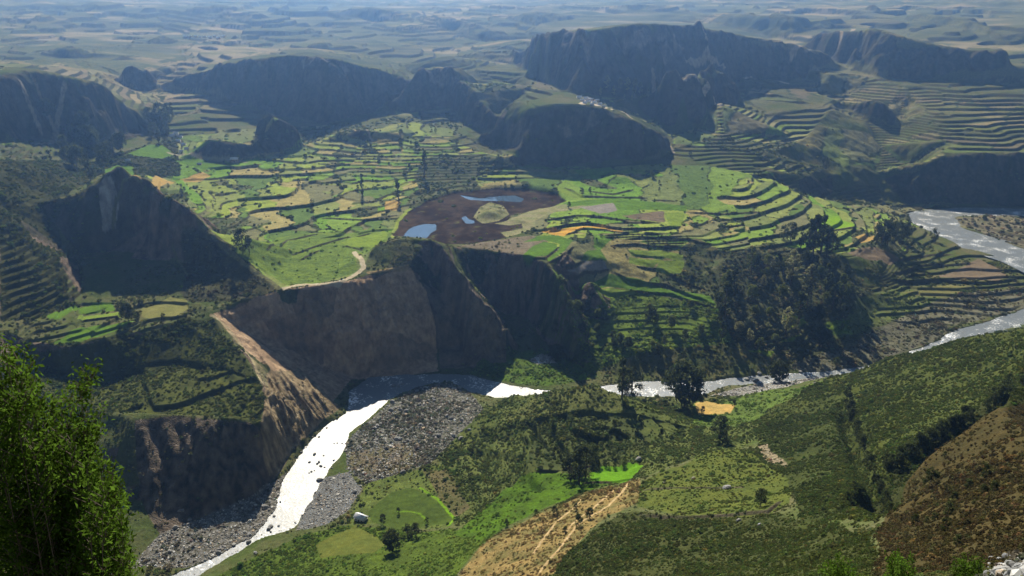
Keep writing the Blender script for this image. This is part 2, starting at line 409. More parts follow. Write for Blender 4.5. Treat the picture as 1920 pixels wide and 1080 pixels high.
# ------------------------------------------------------------------ the grid the land is sampled on (fine near, coarse far)
AZ = np.concatenate([np.linspace(-44, -41, 12, endpoint=False), np.linspace(-41, 41, 1290, endpoint=False), np.linspace(41, 44, 13)])
AZ = np.radians(AZ)
rows, r = [], 1.2
while r < 14000:
    rows.append(r)
    r += float(np.interp(r, [8, 40, 150, 300, 420, 900, 1100, 1700, 2200, 3200, 5000, 14000], [.6, .6, 1.0, .8, .8, .9, 1.9, 2.6, 5, 12, 25, 250]))
RR = np.array(rows)
NR, NC = len(RR), len(AZ)
GX = RR[:, None] * np.sin(AZ)[None]
GY = RR[:, None] * np.cos(AZ)[None]
H = np.full((NR, NC), np.nan)
for f in vf:
    for k in range(1, len(f) - 1):
        a, b, c = f[0], f[k], f[k + 1]
        p = VX[[a, b, c]]
        rr = np.hypot(*p.T)
        aa = np.arctan2(p[:, 0], p[:, 1])
        mid = p.mean(0)
        # nearest point of the triangle's edges to the view point bounds the rows
        rmin = min(np.hypot(*(p[i] + (p[(i + 1) % 3] - p[i]) * t)) for i in range(3) for t in np.linspace(0, 1, 9)) - 2
        i0, i1 = np.searchsorted(RR, rmin), np.searchsorted(RR, rr.max() + 1) + 1
        j0, j1 = np.searchsorted(AZ, aa.min() - 1e-4), np.searchsorted(AZ, aa.max() + 1e-4) + 1
        x, y = GX[i0:i1, j0:j1], GY[i0:i1, j0:j1]
        if x.size == 0:
            continue
        (x1, y1), (x2, y2), (x3, y3) = p
        det = (y2 - y3) * (x1 - x3) + (x3 - x2) * (y1 - y3)
        if abs(det) < 1e-9:
            continue
        w1 = ((y2 - y3) * (x - x3) + (x3 - x2) * (y - y3)) / det
        w2 = ((y3 - y1) * (x - x3) + (x1 - x3) * (y - y3)) / det
        w3 = 1 - w1 - w2
        m = (w1 > -1e-6) & (w2 > -1e-6) & (w3 > -1e-6)
        H[i0:i1, j0:j1][m] = (w1 * VZ[a] + w2 * VZ[b] + w3 * VZ[c])[m]
bad = ~np.isfinite(H)
print("terrain rows", NR, "cols", NC, "triangles", len(vf), "unfilled", int(bad.sum()))
if bad.any():
    for j in range(NC):
        col = H[:, j]
        ok = np.isfinite(col)
        col[~ok] = np.interp(RR[~ok], RR[ok], col[ok])


def blur(a, s, axis):
    k = np.exp(-0.5 * (np.arange(-int(3 * s), int(3 * s) + 1) / s) ** 2)
    k /= k.sum()
    n = len(k) // 2
    pad = [(0, 0), (0, 0)]
    pad[axis] = (n, n)
    b = np.pad(a, pad, mode='edge')
    out = np.zeros_like(a)
    for i, w in enumerate(k):
        out += w * (b[i:i + a.shape[0], :] if axis == 0 else b[:, i:i + a.shape[1]])
    return out


H = blur(blur(H, 2.6, 0), 3.0, 1)
HB = H.copy()                                   # the smooth lie of the land


def sample(G, x, y):
    r, a = np.hypot(x, y), np.arctan2(x, y)
    fi = np.clip(np.interp(r, RR, np.arange(NR)), 0, NR - 1.001)
    fj = np.clip(np.interp(a, AZ, np.arange(NC)), 0, NC - 1.001)
    i, j = fi.astype(int), fj.astype(int)
    u, v = fi - i, fj - j
    return (G[i, j] * (1 - u) * (1 - v) + G[i + 1, j] * u * (1 - v) + G[i, j + 1] * (1 - u) * v + G[i + 1, j + 1] * u * v)


def at(px, py, G=None):
    """where a sight line first meets the land"""
    G = HB if G is None else G
    d = ray(px, py)
    a = math.atan2(d[0], d[1])
    tn = -d[2] / math.hypot(d[0], d[1])
    fj = float(np.clip(np.interp(a, AZ, np.arange(NC)), 0, NC - 1.001))
    j = int(fj)
    col = G[:, j] * (1 - fj + j) + G[:, j + 1] * (fj - j)
    above = col - (HC - tn * RR) >= 0
    i = int(np.argmax(above)) if above.any() else NR - 1
    if i == 0:
        r = RR[0]
    else:
        e0, e1 = col[i - 1] - (HC - tn * RR[i - 1]), col[i] - (HC - tn * RR[i])
        r = RR[i - 1] + (RR[i] - RR[i - 1]) * (-e0 / max(e1 - e0, 1e-9))
    return (r * math.sin(a), r * math.cos(a), HC - tn * r)


def plan(pts):
    return [at(*p)[:2] for p in pts]


# ------------------------------------------------------------------ detail of the land
LAKE = plan([(735, 442), (750, 415), (765, 395), (800, 375), (850, 358), (930, 349), (990, 350), (1045, 360), (1063, 376), (1035, 386), (990, 396), (958, 402), (950, 414), (985, 416), (997, 428), (965, 440), (930, 448), (880, 456), (835, 457), (815, 449), (790, 444), (760, 443)])
PONDS = [[(757, 442), (765, 431), (775, 425), (795, 420), (817, 420), (818, 430), (808, 436), (800, 446), (775, 448)],
         [(865, 408), (873, 405), (879, 411), (888, 413), (889, 418), (874, 419)],
         [(858, 364), (900, 371), (930, 368), (965, 366), (982, 373), (977, 379), (940, 376), (905, 376), (880, 374)]]
G0 = {}
NX = fbm(GX, GY, 46, 3, 3)
NY = fbm(GX, GY, 46, 3, 23)
gr = np.gradient(HB, axis=0) / np.gradient(RR)[:, None]
ga = np.gradient(HB, axis=1) / (np.gradient(AZ)[None] * RR[:, None])
S0 = np.hypot(gr, ga)                                    # slope of the smooth land
warp = np.interp(RR, [20, 200, 600, 1000, 1800, 4000], [0, 1.5, 3.6, 5.5, 12, 24])[:, None] * sstep(0.12, 0.6, S0)
warp = blur(blur(warp, 4, 0), 4, 1)
wb = np.interp(RR, [900, 1300, 1900, 4000], [0, 12, 26, 60])[:, None] * sstep(0.12, 0.6, S0)
wb = blur(blur(wb, 4, 0), 4, 1)
BX, BY = fbm(GX, GY, 130, 2, 13), fbm(GX, GY, 130, 2, 33)
HW = sample(HB, GX + NX * warp + BX * wb, GY + NY * warp + BY * wb)
# fluting of steep faces: shift the land along the contour direction
fl = noise(GX / 9, GY / 9, 71) * 0.6 + noise(GX / 4.1, GY / 4.1, 72) * 0.3
steep = blur(sstep(0.7, 1.1, S0), 2, 0)
HW = HW + steep * fl * np.interp(RR, [250, 550, 700, 1500, 3000], [0.0, 1.2, 2.0, 2.6, 4])[:, None]
big = fbm(GX, GY, 150, 5, 41) * np.interp(RR, [10, 120, 500, 1000, 3000, 9000], [0.05, 0.7, 1.1, 1.2, 4, 40])[:, None]
small = fbm(GX, GY, 7, 3, 51) * np.interp(RR, [10, 300, 1200], [0.15, 0.25, 0.45])[:, None]


def zone(pts, soft=2.0, nz=1.5):
    """soft 0..1 mask of a region of the land, its edge roughened"""
    pl = pts if not isinstance(pts[0][0], (int, float)) or len(pts[0]) == 2 and abs(pts[0][0]) > 1e8 else pts
    m = inside(plan(pts), GX + NX * nz, GY + NY * nz).astype(float)
    return m


ls = 8.0 + 3.0 * ((voronoi(GX / 70, GY / 70, 611)[2] * 7.7) % 1.0)
lt = (HW + 1.6 * noise(GX / 26, GY / 26, 612)) / ls
lf = lt - np.floor(lt)
HW = HW + steep * ((RR < 1010) & (RR > 530))[:, None] * ls * 0.34 * (sstep(0.45, 1.0, lf) - lf)
rg = 1 - 2 * np.abs(noise(GX / 62, GY / 95, 621)) + 0.5 * (1 - 2 * np.abs(noise(GX / 27, GY / 40, 622)))
HW = HW + steep * np.interp(RR, [520, 560, 900, 1250, 2200, 4000], [0, 2.0, 2.8, 6, 9, 12])[:, None] * (rg - 0.4)
flat = np.ones((NR, NC))
lake_m = inside(LAKE, GX + NX * 1.5, GY + NY * 1.5)
lk = blur(blur(lake_m.astype(float), 2, 0), 2, 1)
HW = HW + (big + small) * (1 - lk)
HW = HW * (1 - lk) + (-20.0 + 0.15 * noise(GX / 15, GY / 15, 5)) * lk

# terraces: heights drawn towards steps along wandering contours
TS = np.zeros((NR, NC))                                   # step height, 0 = none
far_t = (RR[:, None] > 1010) & (RR[:, None] < 4200) & (S0 < 0.42)
TS[np.broadcast_to(far_t, TS.shape)] = 1
TS *= np.interp(RR, [1000, 1400, 2000, 4000], [2.6, 3.4, 5.0, 14])[:, None]
TZ = [([(1290, 345), (1440, 328), (1650, 345), (1690, 420), (1640, 470), (1420, 450), (1300, 400)], 2.9), ([(1040, 340), (1290, 330), (1290, 372), (1060, 376)], 2.6),
      ([(1005, 620), (1060, 535), (1340, 560), (1360, 640), (1230, 650), (1100, 690)], 3.2),
      ([(140, 690), (330, 672), (500, 725), (492, 792), (160, 776)], 3.4),
      ([(0, 430), (110, 440), (150, 480), (160, 560), (0, 610)], 4.5),
      ([(20, 620), (60, 590), (150, 566), (352, 562), (348, 596), (200, 632), (60, 642)], 2.4),
      ([(985, 792), (1170, 775), (1300, 800), (1240, 862), (1080, 885), (980, 890)], 4.0),
      ([(1640, 520), (1700, 460), (1860, 470), (1900, 520), (1700, 545)], 2.0),
      ([(330, 350), (560, 330), (760, 345), (740, 420), (560, 440), (430, 440)], 1.7),
      ([(1390, 640), (1480, 600), (1560, 610), (1500, 680)], 5)]
for pts, st in TZ:
    m = zone(pts)
    TS[(m > 0.5) & (TS == 0)] = st
TS[lk > 0.02] = 0
tsc = np.interp(RR, [500, 1000, 2000, 4000], [85, 150, 260, 600])[:, None]
t1, t2, tcell = voronoi((GX + NX * 22) / tsc, (GY + NY * 22) / (tsc * 0.75), 77)
TS = TS * (0.62 + 1.05 * ((tcell * 13.7) % 1.0))
TS[((tcell * 5.31) % 1.0 < 0.16) & (S0 < 0.16)] = 0        # some patches are left unstepped
TWT = np.ones((NR, NC))
TWT[zone([(1005, 620), (1060, 535), (1345, 560), (1360, 645), (1230, 660), (1100, 695)]) > 0.5] = 0.45
tm = blur(blur((TS > 0) * TWT, 2, 0), 2, 1)
tw = HB + 2.2 * fbm(GX, GY, 150, 2, 61) * np.interp(RR, [500, 1200, 3000], [0.7, 1.3, 5])[:, None] + 0.35 * noise(GX / 30, GY / 30, 62)
st = np.maximum(TS, 0.5)
lev = np.floor(tw / st)
fr = tw / st - lev
rowsp = np.gradient(RR)[:, None]
rw = np.clip(np.maximum(0.5 * st, 1.5 * rowsp) * np.clip(S0, 0.03, 1) / st, 0.06, 0.55)
rise = sstep(0, 1, (fr - (1 - rw)) / rw)
q = (lev + 0.10 * fr + 0.90 * rise) * st
H = HW * (1 - tm) + (q + 0.35 * small) * tm
riser = (tm > 0.3) & (fr > 1 - rw * 0.95)
WALLC = np.zeros((NR, NC), bool)


def wall(pts, hgt, decay=26, wid=1.3):
    """a terrace wall: the ground behind the line stands higher"""
    global H, WALLC
    d, s, al = line_dist(plan(pts), GX + NX * 0.8, GY + NY * 0.8, decay + 4)
    sd = d * s
    end = np.clip(np.minimum(al, 1 - al) * 9, 0, 1)
    w = np.maximum(wid, rowsp * 1.1)
    up = np.where(sd > 0, np.clip(1 - sd / decay, 0, 1), 0) * sstep(-0.0, 1.0, sd / w)
    dn = np.where(sd <= 0, np.clip(1 + sd / (decay * 0.6), 0, 1), 0)
    H = H + hgt * end * (0.65 * up - 0.35 * dn * sstep(-w, 0.0, np.abs(sd)) * (sd <= 0))
    WALLC |= (sd > -0.3) & (sd < w * 1.1) & (end > 0.25)


for pts, h in [([(1020, 436), (1060, 424), (1100, 420), (1170, 432), (1240, 430), (1285, 425)], 4.5), ([(1018, 414), (1080, 405), (1130, 408), (1185, 417), (1245, 420)], 2.8),
               ([(1060, 443), (1090, 429), (1130, 430), (1165, 438), (1250, 441)], 2.5), ([(1130, 446), (1200, 444), (1290, 450), (1340, 460)], 2.2),
               ([(1140, 462), (1190, 458), (1260, 464), (1320, 470)], 2.2), ([(1175, 466), (1190, 478), (1250, 484)], 1.8), ([(1190, 500), (1240, 506), (1270, 525), (1330, 548)], 2.6),
               ([(1150, 510), (1180, 528), (1250, 536), (1340, 572)], 3.0), ([(1060, 520), (1100, 512), (1145, 505)], 3.5), ([(1130, 541), (1200, 548), (1260, 552), (1350, 580)], 3.0),
               ([(978, 484), (1000, 490), (1022, 488), (1046, 468)], 2.4), ([(1025, 498), (1050, 488), (1078, 462)], 2.4), ([(1060, 508), (1092, 492)], 2),
               ([(1055, 352), (1090, 370), (1150, 371), (1220, 372)], 2.8), ([(1100, 360), (1150, 366), (1190, 356)], 2.2), ([(1220, 376), (1268, 378)], 2), ([(1290, 398), (1340, 400), (1430, 398)], 2.2),
               ([(600, 405), (680, 412), (750, 404)], 2), ([(545, 478), (600, 460), (650, 446), (700, 432)], 1.8), ([(500, 470), (540, 448), (600, 436)], 1.8), ([(565, 488), (600, 470)], 1.5), ([(645, 462), (680, 470)], 1.6),
               ([(1670, 520), (1720, 500), (1760, 496), (1835, 490)], 2.6), ([(1665, 490), (1740, 478), (1790, 474)], 2.2), ([(1670, 526), (1760, 526), (1850, 532), (1915, 520)], 4), ([(1560, 430), (1612, 428)], 2),
               ([(1000, 884), (1060, 878), (1110, 868)], 2.4), ([(1090, 906), (1140, 906), (1190, 898)], 1.8), ([(1190, 968), (1300, 972), (1440, 962), (1470, 940)], 2.0), ([(1200, 920), (1290, 918), (1400, 915)], 0.8), ([(120, 640), (200, 618), (255, 602)], 2.5), ([(150, 600), (230, 594)], 2)]:
    wall(pts, h, 24 if h > 2 else 18)


def carve(pts, depth, width):
    """a gully (or, with a negative depth, a rib)"""
    global H
    d, s, al = line_dist(plan(pts), GX + NX * 1.2, GY + NY * 1.2, width * 3)
    H = H - depth * np.exp(-(d / width) ** 2) * np.clip(np.minimum(al, 1 - al) * 8, 0, 1)


carve([(1588, 748), (1592, 780), (1608, 820), (1630, 870), (1648, 910), (1665, 960)], 15, 6)
carve([(1915, 725), (1850, 765), (1760, 830), (1690, 872), (1645, 895)], 9, 10)
for k in range(7):                                       # furrowed flank of the near hill
    carve([(880 + k * 16, 838 + k * 2), (900 + k * 15, 870 + k * 4), (930 + k * 14, 905 + k * 3)], 4.5, 2.8)
for pts in ([(500, 700), (530, 760), (560, 800)], [(520, 690), (560, 745), (590, 790)], [(560, 690), (590, 740), (618, 775)], [(505, 740), (525, 800), (545, 840)], [(470, 640), (520, 720), (545, 770)]):
    carve(pts, -3.4, 2.0)
for k in range(9):
    a = k / 8
    carve([(498 + 40 * a, 700 - 12 * a + 40 * (k % 2)), (525 + 55 * a + random.uniform(-5, 5), 765 - 15 * a), (540 + 75 * a, 835 - 42 * a)], random.choice((-2.2, 1.8, -1.4, 2.4)), random.uniform(0.9, 1.6))
for k in range(22):
    a = (k + random.random()) / 22
    x0 = 480 + 290 * a
    y0 = float(np.interp(x0, [480, 530, 600, 650, 690, 735, 770], [556, 543, 536, 526, 513, 505, 498]))
    carve([(x0, y0 + 6), (x0 + 8 * (1 - a) * 6, y0 + 70), (min(820, x0 + 60 * (1 - a) + 15), y0 + 165)], random.choice((1.8, -1.5, 1.2, 2.2)), random.uniform(1.2, 2.6))
for k in range(11):
    x0 = 265 + 22 * k
    carve([(x0, 792), (x0 + 14, 850), (x0 + 26, 925 - 2 * k)], random.choice((3.0, -2.6, 2.2, -1.8)), random.uniform(2.0, 4.0))
carve([(1310, 60), (1322, 110), (1330, 120)], -14, 12)
carve([(205, 350), (195, 400), (188, 430)], 5, 7)
carve([(340, 600), (400, 640), (450, 720)], -1.5, 3)
for c, rad_, hgt in (((226, 330), 9, 6), ((203, 340), 7, 3), ((300, 358), 8, -3), ((334, 366), 8, 4), ((250, 336), 6, 3), ((155, 362), 9, -3),
                     ((918, 404), 15, 7.5), ((935, 396), 10, 5), ((1160, 335), 22, 7), ((1120, 452), 10, 3)):
    x, y, z = at(*c)
    H = H + hgt * np.exp(-(((GX - x) ** 2 + (GY - y) ** 2) / rad_ ** 2) ** 1.3)

# water beds
WX, WY = GX + NX * 1.5 + 1.6 * noise(GX / 11, GY / 11, 311), GY + NY * 1.5 + 1.6 * noise(GX / 11, GY / 11, 312)
river_poly = [P(*p, z)[:2] for p, z in zip(NB, ZR)] + [P(*p, z)[:2] for p, z in zip(SB, ZR)][::-1]
loop_poly = [P(*p, ZL)[:2] for p in OUT_B] + [P(*p, ZL)[:2] for p in INN_B][::-1]
rv = inside(river_poly, WX, WY) | inside(loop_poly, WX, WY)
rvs = blur(blur(rv.astype(float), 2.2, 0), 1.6, 1)
zwat = np.interp(GX, [P(*p, z)[0] for p, z in zip(NB[20:], ZR[20:])], ZR[20:])
zwat = np.where(inside(loop_poly, GX, GY), ZL, zwat)
H = np.where(rvs > 0.02, H * (1 - np.clip(rvs * 1.6, 0, 1)) + (zwat - 1.6) * np.clip(rvs * 1.6, 0, 1), H)
near_w = blur(blur(rv.astype(float), 9, 0), 7, 1)
wet = (near_w > 0.02) & ~rv
H = np.where(wet & (H < zwat + 0.2), zwat + 0.25 + 0.5 * np.abs(noise(GX / 3, GY / 3, 9)), H)
pond_m = np.zeros((NR, NC), bool)
PONDW = []
for pd in PONDS:
    pp = [P(*p, -20.0)[:2] for p in pd]
    PONDW.append(pp)
    m = inside(pp, GX, GY)
    pond_m |= m
    ms = blur(blur(m.astype(float), 1.2, 0), 1.2, 1)
    H = H - ms * 0.9
POOL = [(200, 1095), (228, 1067), (262, 1064), (292, 1070), (290, 1100)]

H = np.minimum(H, 318.0)
gr = np.gradient(H, axis=0) / np.gradient(RR)[:, None]
ga = np.gradient(H, axis=1) / (np.gradient(AZ)[None] * RR[:, None])
SL = np.hypot(gr, ga)
SLB = blur(blur(S0, 1.5, 0), 1.5, 1)

# ------------------------------------------------------------------ colours of the land (each spot's own colour)
C = np.zeros((NR, NC, 3), np.float32)
n1, n2, n3 = fbm(GX, GY, 60, 4, 81), fbm(GX, GY, 14, 4, 91), fbm(GX, GY, 3.5, 3, 101)
DENS = np.zeros((NR, NC), np.float32)                     # undergrowth
TYP = np.zeros((NR, NC), np.int8)                         # which undergrowth
KIND = np.zeros((NR, NC), np.int16)                       # which object a spot belongs to


def mix(a, b, t):
    t = np.clip(t, 0, 1)[..., None]
    return np.asarray(a, np.float32) * (1 - t) + np.asarray(b, np.float32) * t


C[:] = mix((0.060, 0.080, 0.022), (0.10, 0.095, 0.045), 0.5 + 0.6 * n1 + 0.4 * n2)
DENS[:] = np.clip(0.25 + 0.5 * n1, 0.0, 0.6) * (RR[:, None] < 1300)
# field patchwork of the valley floor
PAL = 1.32 * np.array([(0.085, 0.150, 0.020), (0.11, 0.165, 0.028), (0.065, 0.100, 0.025), (0.13, 0.15, 0.045), (0.10, 0.12, 0.04), (0.19, 0.165, 0.065), (0.13, 0.155, 0.038), (0.105, 0.105, 0.05), (0.15, 0.185, 0.035)], np.float32)
PALF = 1.0 * np.array([(0.09, 0.105, 0.04), (0.12, 0.12, 0.055), (0.17, 0.15, 0.085), (0.23, 0.19, 0.11), (0.10, 0.12, 0.04), (0.07, 0.08, 0.04), (0.20, 0.18, 0.09), (0.12, 0.10, 0.065), (0.14, 0.155, 0.05)], np.float32)
wxs = np.interp(RR, [500, 1000, 2000, 4000], [34, 52, 90, 260])[:, None]
f1, f2, cid = voronoi((GX + NX * 9) / wxs, (GY + NY * 9) / (wxs * 0.9), 7)
cell = (cid * 97.31 + np.where(TS > 0, lev, 0) * 0.3819) % 1.0
pick = (cell * 9).astype(int).clip(0, 8)
fieldy = zone([(180, 330), (330, 255), (650, 230), (1000, 310), (1440, 320), (1640, 400), (1700, 470), (1640, 480), (1360, 470), (1345, 575), (1060, 535), (1040, 480), (1000, 425), (740, 445), (700, 470), (660, 520), (530, 540), (380, 420), (340, 345)])
farf = (RR[:, None] > 1250) & (SLB < 0.5)
fm = (fieldy > 0.5) | (farf & (fbm(GX * 0.5, GY, 420, 3, 141) > -0.15))
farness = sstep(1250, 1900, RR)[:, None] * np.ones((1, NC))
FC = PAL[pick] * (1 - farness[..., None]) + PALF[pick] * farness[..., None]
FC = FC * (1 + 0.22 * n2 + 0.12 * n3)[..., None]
sx = np.sin(AZ)[None] * RR[:, None] / 3.2
bnd = fbm(sx, GY, 170, 4, 501) + 0.35 * fbm(sx, GY, 45, 2, 511)
BAND = mix(mix((0.045, 0.052, 0.028), (0.095, 0.10, 0.045), sstep(-0.7, 0.0, bnd)), (0.25, 0.205, 0.125), sstep(0.15, 0.75, bnd) * 0.85)
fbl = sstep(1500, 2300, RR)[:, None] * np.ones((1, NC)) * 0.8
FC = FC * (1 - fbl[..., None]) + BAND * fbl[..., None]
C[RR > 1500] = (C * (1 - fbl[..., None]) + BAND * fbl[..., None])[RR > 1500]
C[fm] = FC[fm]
DENS[fm] = 0.02
hedge = fm & ((f2 - f1) < 0.05) & (RR[:, None] < 2200)
hedge &= fbm(GX, GY, 40, 2, 151) > -0.1
C[hedge] = (0.045, 0.055, 0.022)
DENS[hedge & (RR[:, None] < 1500)] = 0.35
wild = fm & (fbm(GX, GY, 210, 3, 131) > 0.35)             # patches left to scrub
C[wild] = mix((0.06, 0.075, 0.03), (0.10, 0.10, 0.05), 0.5 + n2)[wild]
DENS[wild & (RR[:, None] < 1700)] = 0.30
grassy = riser & (fbm(GX, GY, 55, 3, 161) + 0.3 * n2 > 0.05) & (RR[:, None] < 1500)
bare = riser & ~grassy
C[bare] = mix((0.052, 0.060, 0.024), (0.070, 0.062, 0.036), 0.5 + 0.9 * n2)[bare]
DENS[riser & (RR[:, None] < 1500)] = 0.16
KIND[(TS > 0) & (RR[:, None] > 1000)] = 2
KIND[(TS > 0) & (RR[:, None] <= 1000)] = 2

# rock
rock = (SLB > 0.72) & (steep > 0.35) & ~((AZ > math.radians(-3))[None] & (RR < 640)[:, None])
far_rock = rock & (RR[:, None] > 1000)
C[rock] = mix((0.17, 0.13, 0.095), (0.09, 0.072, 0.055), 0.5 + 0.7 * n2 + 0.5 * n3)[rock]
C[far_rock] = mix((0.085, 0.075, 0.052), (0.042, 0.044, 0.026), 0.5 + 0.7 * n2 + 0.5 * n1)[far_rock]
veg = rock & (n1 + 0.7 * n2 > 0.35)
C[veg] = (0.05, 0.055, 0.028)
DENS[rock] = 0.02
DENS[veg & (RR[:, None] < 1200)] = 0.25
KIND[rock] = 1


def paint(pts, c1, c2=None, dens=None, typ=None, kind=None, nz=1.5, f=None, only=None):
    m = zone(pts, nz=nz) > 0.5
    if only is not None:
        m &= only
    c2 = c1 if c2 is None else c2
    t = 0.5 + 0.8 * (n2 if f is None else f) + 0.3 * n3
    C[m] = mix(c1, c2, t)[m]
    if dens is not None:
        DENS[m] = dens if np.isscalar(dens) else dens[m]
    if typ is not None:
        TYP[m] = typ
    if kind is not None:
        KIND[m] = kind
    return m


not_rock = ~rock
gentle = SLB < 0.62
OLIVE, DKOLIVE, SHRUB, SOIL = (0.085, 0.095, 0.032), (0.045, 0.052, 0.020), (0.055, 0.075, 0.020), (0.13, 0.10, 0.06)
# near land
paint([(-200, 300), (100, 300), (330, 250), (340, 330), (200, 325), (100, 380), (130, 560), (160, 570), (60, 600), (-200, 620)], (0.050, 0.052, 0.020), (0.030, 0.033, 0.014), 0.6, 0, only=not_rock)
paint([(-300, 620), (60, 640), (200, 632), (345, 596), (400, 600), (500, 730), (490, 800), (330, 775), (170, 775), (-300, 1100)], (0.070, 0.078, 0.020), (0.040, 0.046, 0.016), 0.6, 0, only=~rock)
paint([(360, 430), (450, 470), (525, 540), (440, 566), (352, 566), (340, 550)], (0.05, 0.052, 0.024), (0.075, 0.068, 0.036), 0.4, 0)
paint([(1000, 620), (1090, 538), (1200, 545), (1345, 572), (1400, 640), (1300, 650), (1110, 695)], (0.105, 0.150, 0.024), (0.050, 0.068, 0.016), 0.55, 1, only=~(rock & ~riser))
paint([(1345, 575), (1350, 480), (1440, 455), (1580, 480), (1640, 550), (1600, 650), (1480, 690), (1380, 650)], (0.085, 0.090, 0.040), (0.060, 0.066, 0.030), 0.7, 4)
paint([(1470, 690), (1600, 640), (1750, 560), (1930, 535), (1990, 560), (1790, 612), (1750, 640), (1640, 680), (1545, 700)], (0.13, 0.125, 0.085), (0.085, 0.085, 0.045), 0.5, 3)
paint([(1560, 640), (1610, 560), (1690, 535), (1770, 555), (1660, 610)], (0.10, 0.125, 0.035), (0.08, 0.09, 0.035), 0.25, 0)
paint([(1780, 411), (1870, 402), (2060, 402), (2060, 480), (1920, 466), (1850, 440)], (0.15, 0.13, 0.085), (0.09, 0.09, 0.05), 0.35, 3)
paint([(1640, 380), (1745, 378), (1740, 394), (1705, 403), (1650, 398)], (0.15, 0.145, 0.07), (0.11, 0.11, 0.05), 0.2, 3)
paint([(880, 742), (905, 762), (1040, 732), (1110, 719), (1150, 731), (1260, 760), (1310, 750), (1400, 735), (1440, 760), (1440, 800), (1340, 850), (1200, 895), (980, 960), (860, 985), (790, 910), (830, 870)], (0.090, 0.105, 0.030), (0.058, 0.075, 0.022), 0.85, 0)
paint([(1000, 790), (1170, 778), (1230, 830), (1100, 880), (990, 885)], (0.070, 0.082, 0.026), (0.045, 0.055, 0.020), 0.85, 0)
paint([(1010, 742), (1150, 735), (1170, 770), (1000, 790), (940, 790)], (0.105, 0.115, 0.035), (0.08, 0.09, 0.03), 0.5, 0)
paint([(690, 905), (790, 880), (830, 870), (860, 940), (850, 985), (690, 980), (640, 1000)], (0.10, 0.125, 0.028), (0.07, 0.09, 0.025), 0.15, 0)
paint([(790, 880), (840, 880), (880, 950), (850, 970)], (0.10, 0.085, 0.04), (0.08, 0.08, 0.03), 0.2, 0)
paint([(380, 1095), (560, 1005), (640, 985), (740, 990), (850, 990), (930, 1005), (870, 1060), (820, 1120), (380, 1120)], (0.068, 0.100, 0.015), (0.045, 0.065, 0.013), 0.50, 1)
paint([(850, 1000), (900, 960), (960, 900), (985, 878), (1090, 892), (1160, 903), (1080, 930), (1000, 958), (900, 1015)], (0.060, 0.112, 0.010), (0.045, 0.076, 0.012), 0.16, 1)
paint([(820, 1130), (890, 1040), (940, 1000), (1010, 960), (1090, 930), (1200, 897), (1200, 940), (1120, 985), (1060, 1040), (1020, 1130)], (0.205, 0.145, 0.055), (0.105, 0.092, 0.034), 0.28, 5)
paint([(1560, 780), (1640, 730), (1800, 670), (1920, 640), (2100, 600), (2100, 690), (1900, 715), (1780, 790), (1660, 870), (1630, 860)], (0.046, 0.052, 0.014), (0.032, 0.038, 0.011), 1.0, 0, nz=6)
paint([(1010, 1130), (1060, 1040), (1130, 985), (1190, 960), (1300, 975), (1460, 960), (1520, 980), (1640, 1000), (1640, 1130)], (0.050, 0.055, 0.018), (0.035, 0.042, 0.014), 1.0, 0)
paint([(1195, 950), (1200, 905), (1290, 868), (1340, 845), (1430, 850), (1490, 900), (1480, 945), (1440, 965), (1300, 972)], (0.080, 0.092, 0.020), (0.060, 0.076, 0.018), 0.30, 0)
paint([(1420, 860), (1420, 770), (1530, 720), (1620, 690), (1700, 660), (1850, 624), (2100, 580), (2100, 690), (1900, 715), (1700, 860), (1650, 970), (1500, 985), (1480, 900)], (0.060, 0.070, 0.018), (0.040, 0.050, 0.014), 1.0, 0)  # right slope: darkening towards the view's edge put into the colour
paint([(1560, 740), (1590, 770), (1640, 870), (1640, 960), (1500, 980), (1480, 900), (1430, 850), (1440, 790)], (0.045, 0.055, 0.016), (0.035, 0.042, 0.014), 1.0, 0)
paint([(1640, 1075), (1650, 1000), (1680, 910), (1725, 866), (1790, 820), (1890, 765), (1920, 755), (2100, 700), (2100, 1075)], (0.060, 0.046, 0.018), (0.044, 0.038, 0.016), 0.85, 2)
for pts in ([(1300, 760), (1340, 760), (1420, 735), (1550, 712), (1500, 740), (1440, 770), (1380, 800), (1300, 800)],):
    paint(pts, (0.085, 0.125, 0.025), (0.06, 0.085, 0.022), 0.3, 1)
paint([(1640, 905), (1690, 850), (1780, 795), (1870, 735), (1930, 690), (2100, 600), (2100, 700), (1920, 756), (1880, 768), (1790, 825), (1700, 900), (1680, 960)], (0.040, 0.044, 0.015), (0.030, 0.034, 0.012), 1.0, 0)  # shade of the dip behind the ochre hillside, painted as darker scrub
# rocks, gravel, mud
BAR = [(652, 880), (642, 835), (700, 782), (735, 752), (785, 726), (850, 718), (882, 738), (908, 766), (872, 805), (805, 868), (740, 892), (690, 905)]
paint(BAR, (0.17, 0.165, 0.14), (0.075, 0.078, 0.05), 0.75, 3, 3, f=n3)
paint([(650, 880), (655, 850), (760, 830), (800, 860), (740, 892)], (0.12, 0.11, 0.055), (0.16, 0.13, 0.09), 0.5, 3, 3)
paint([(552, 995), (590, 915), (612, 895), (655, 885), (682, 915), (655, 955), (610, 985)], (0.17, 0.17, 0.16), (0.13, 0.13, 0.12), 0.0, 3, 3, f=n3)
paint([(240, 1065), (300, 1000), (400, 962), (520, 900), (545, 880), (530, 925), (512, 962), (470, 1010), (400, 1046), (350, 1066)], (0.19, 0.18, 0.16), (0.09, 0.085, 0.06), 0.15, 3, 3, f=n3)
paint([(1330, 742), (1450, 716), (1545, 706), (1480, 724), (1400, 742)], (0.30, 0.29, 0.27), (0.2, 0.19, 0.16), 0.1, 3, 3, f=n3)
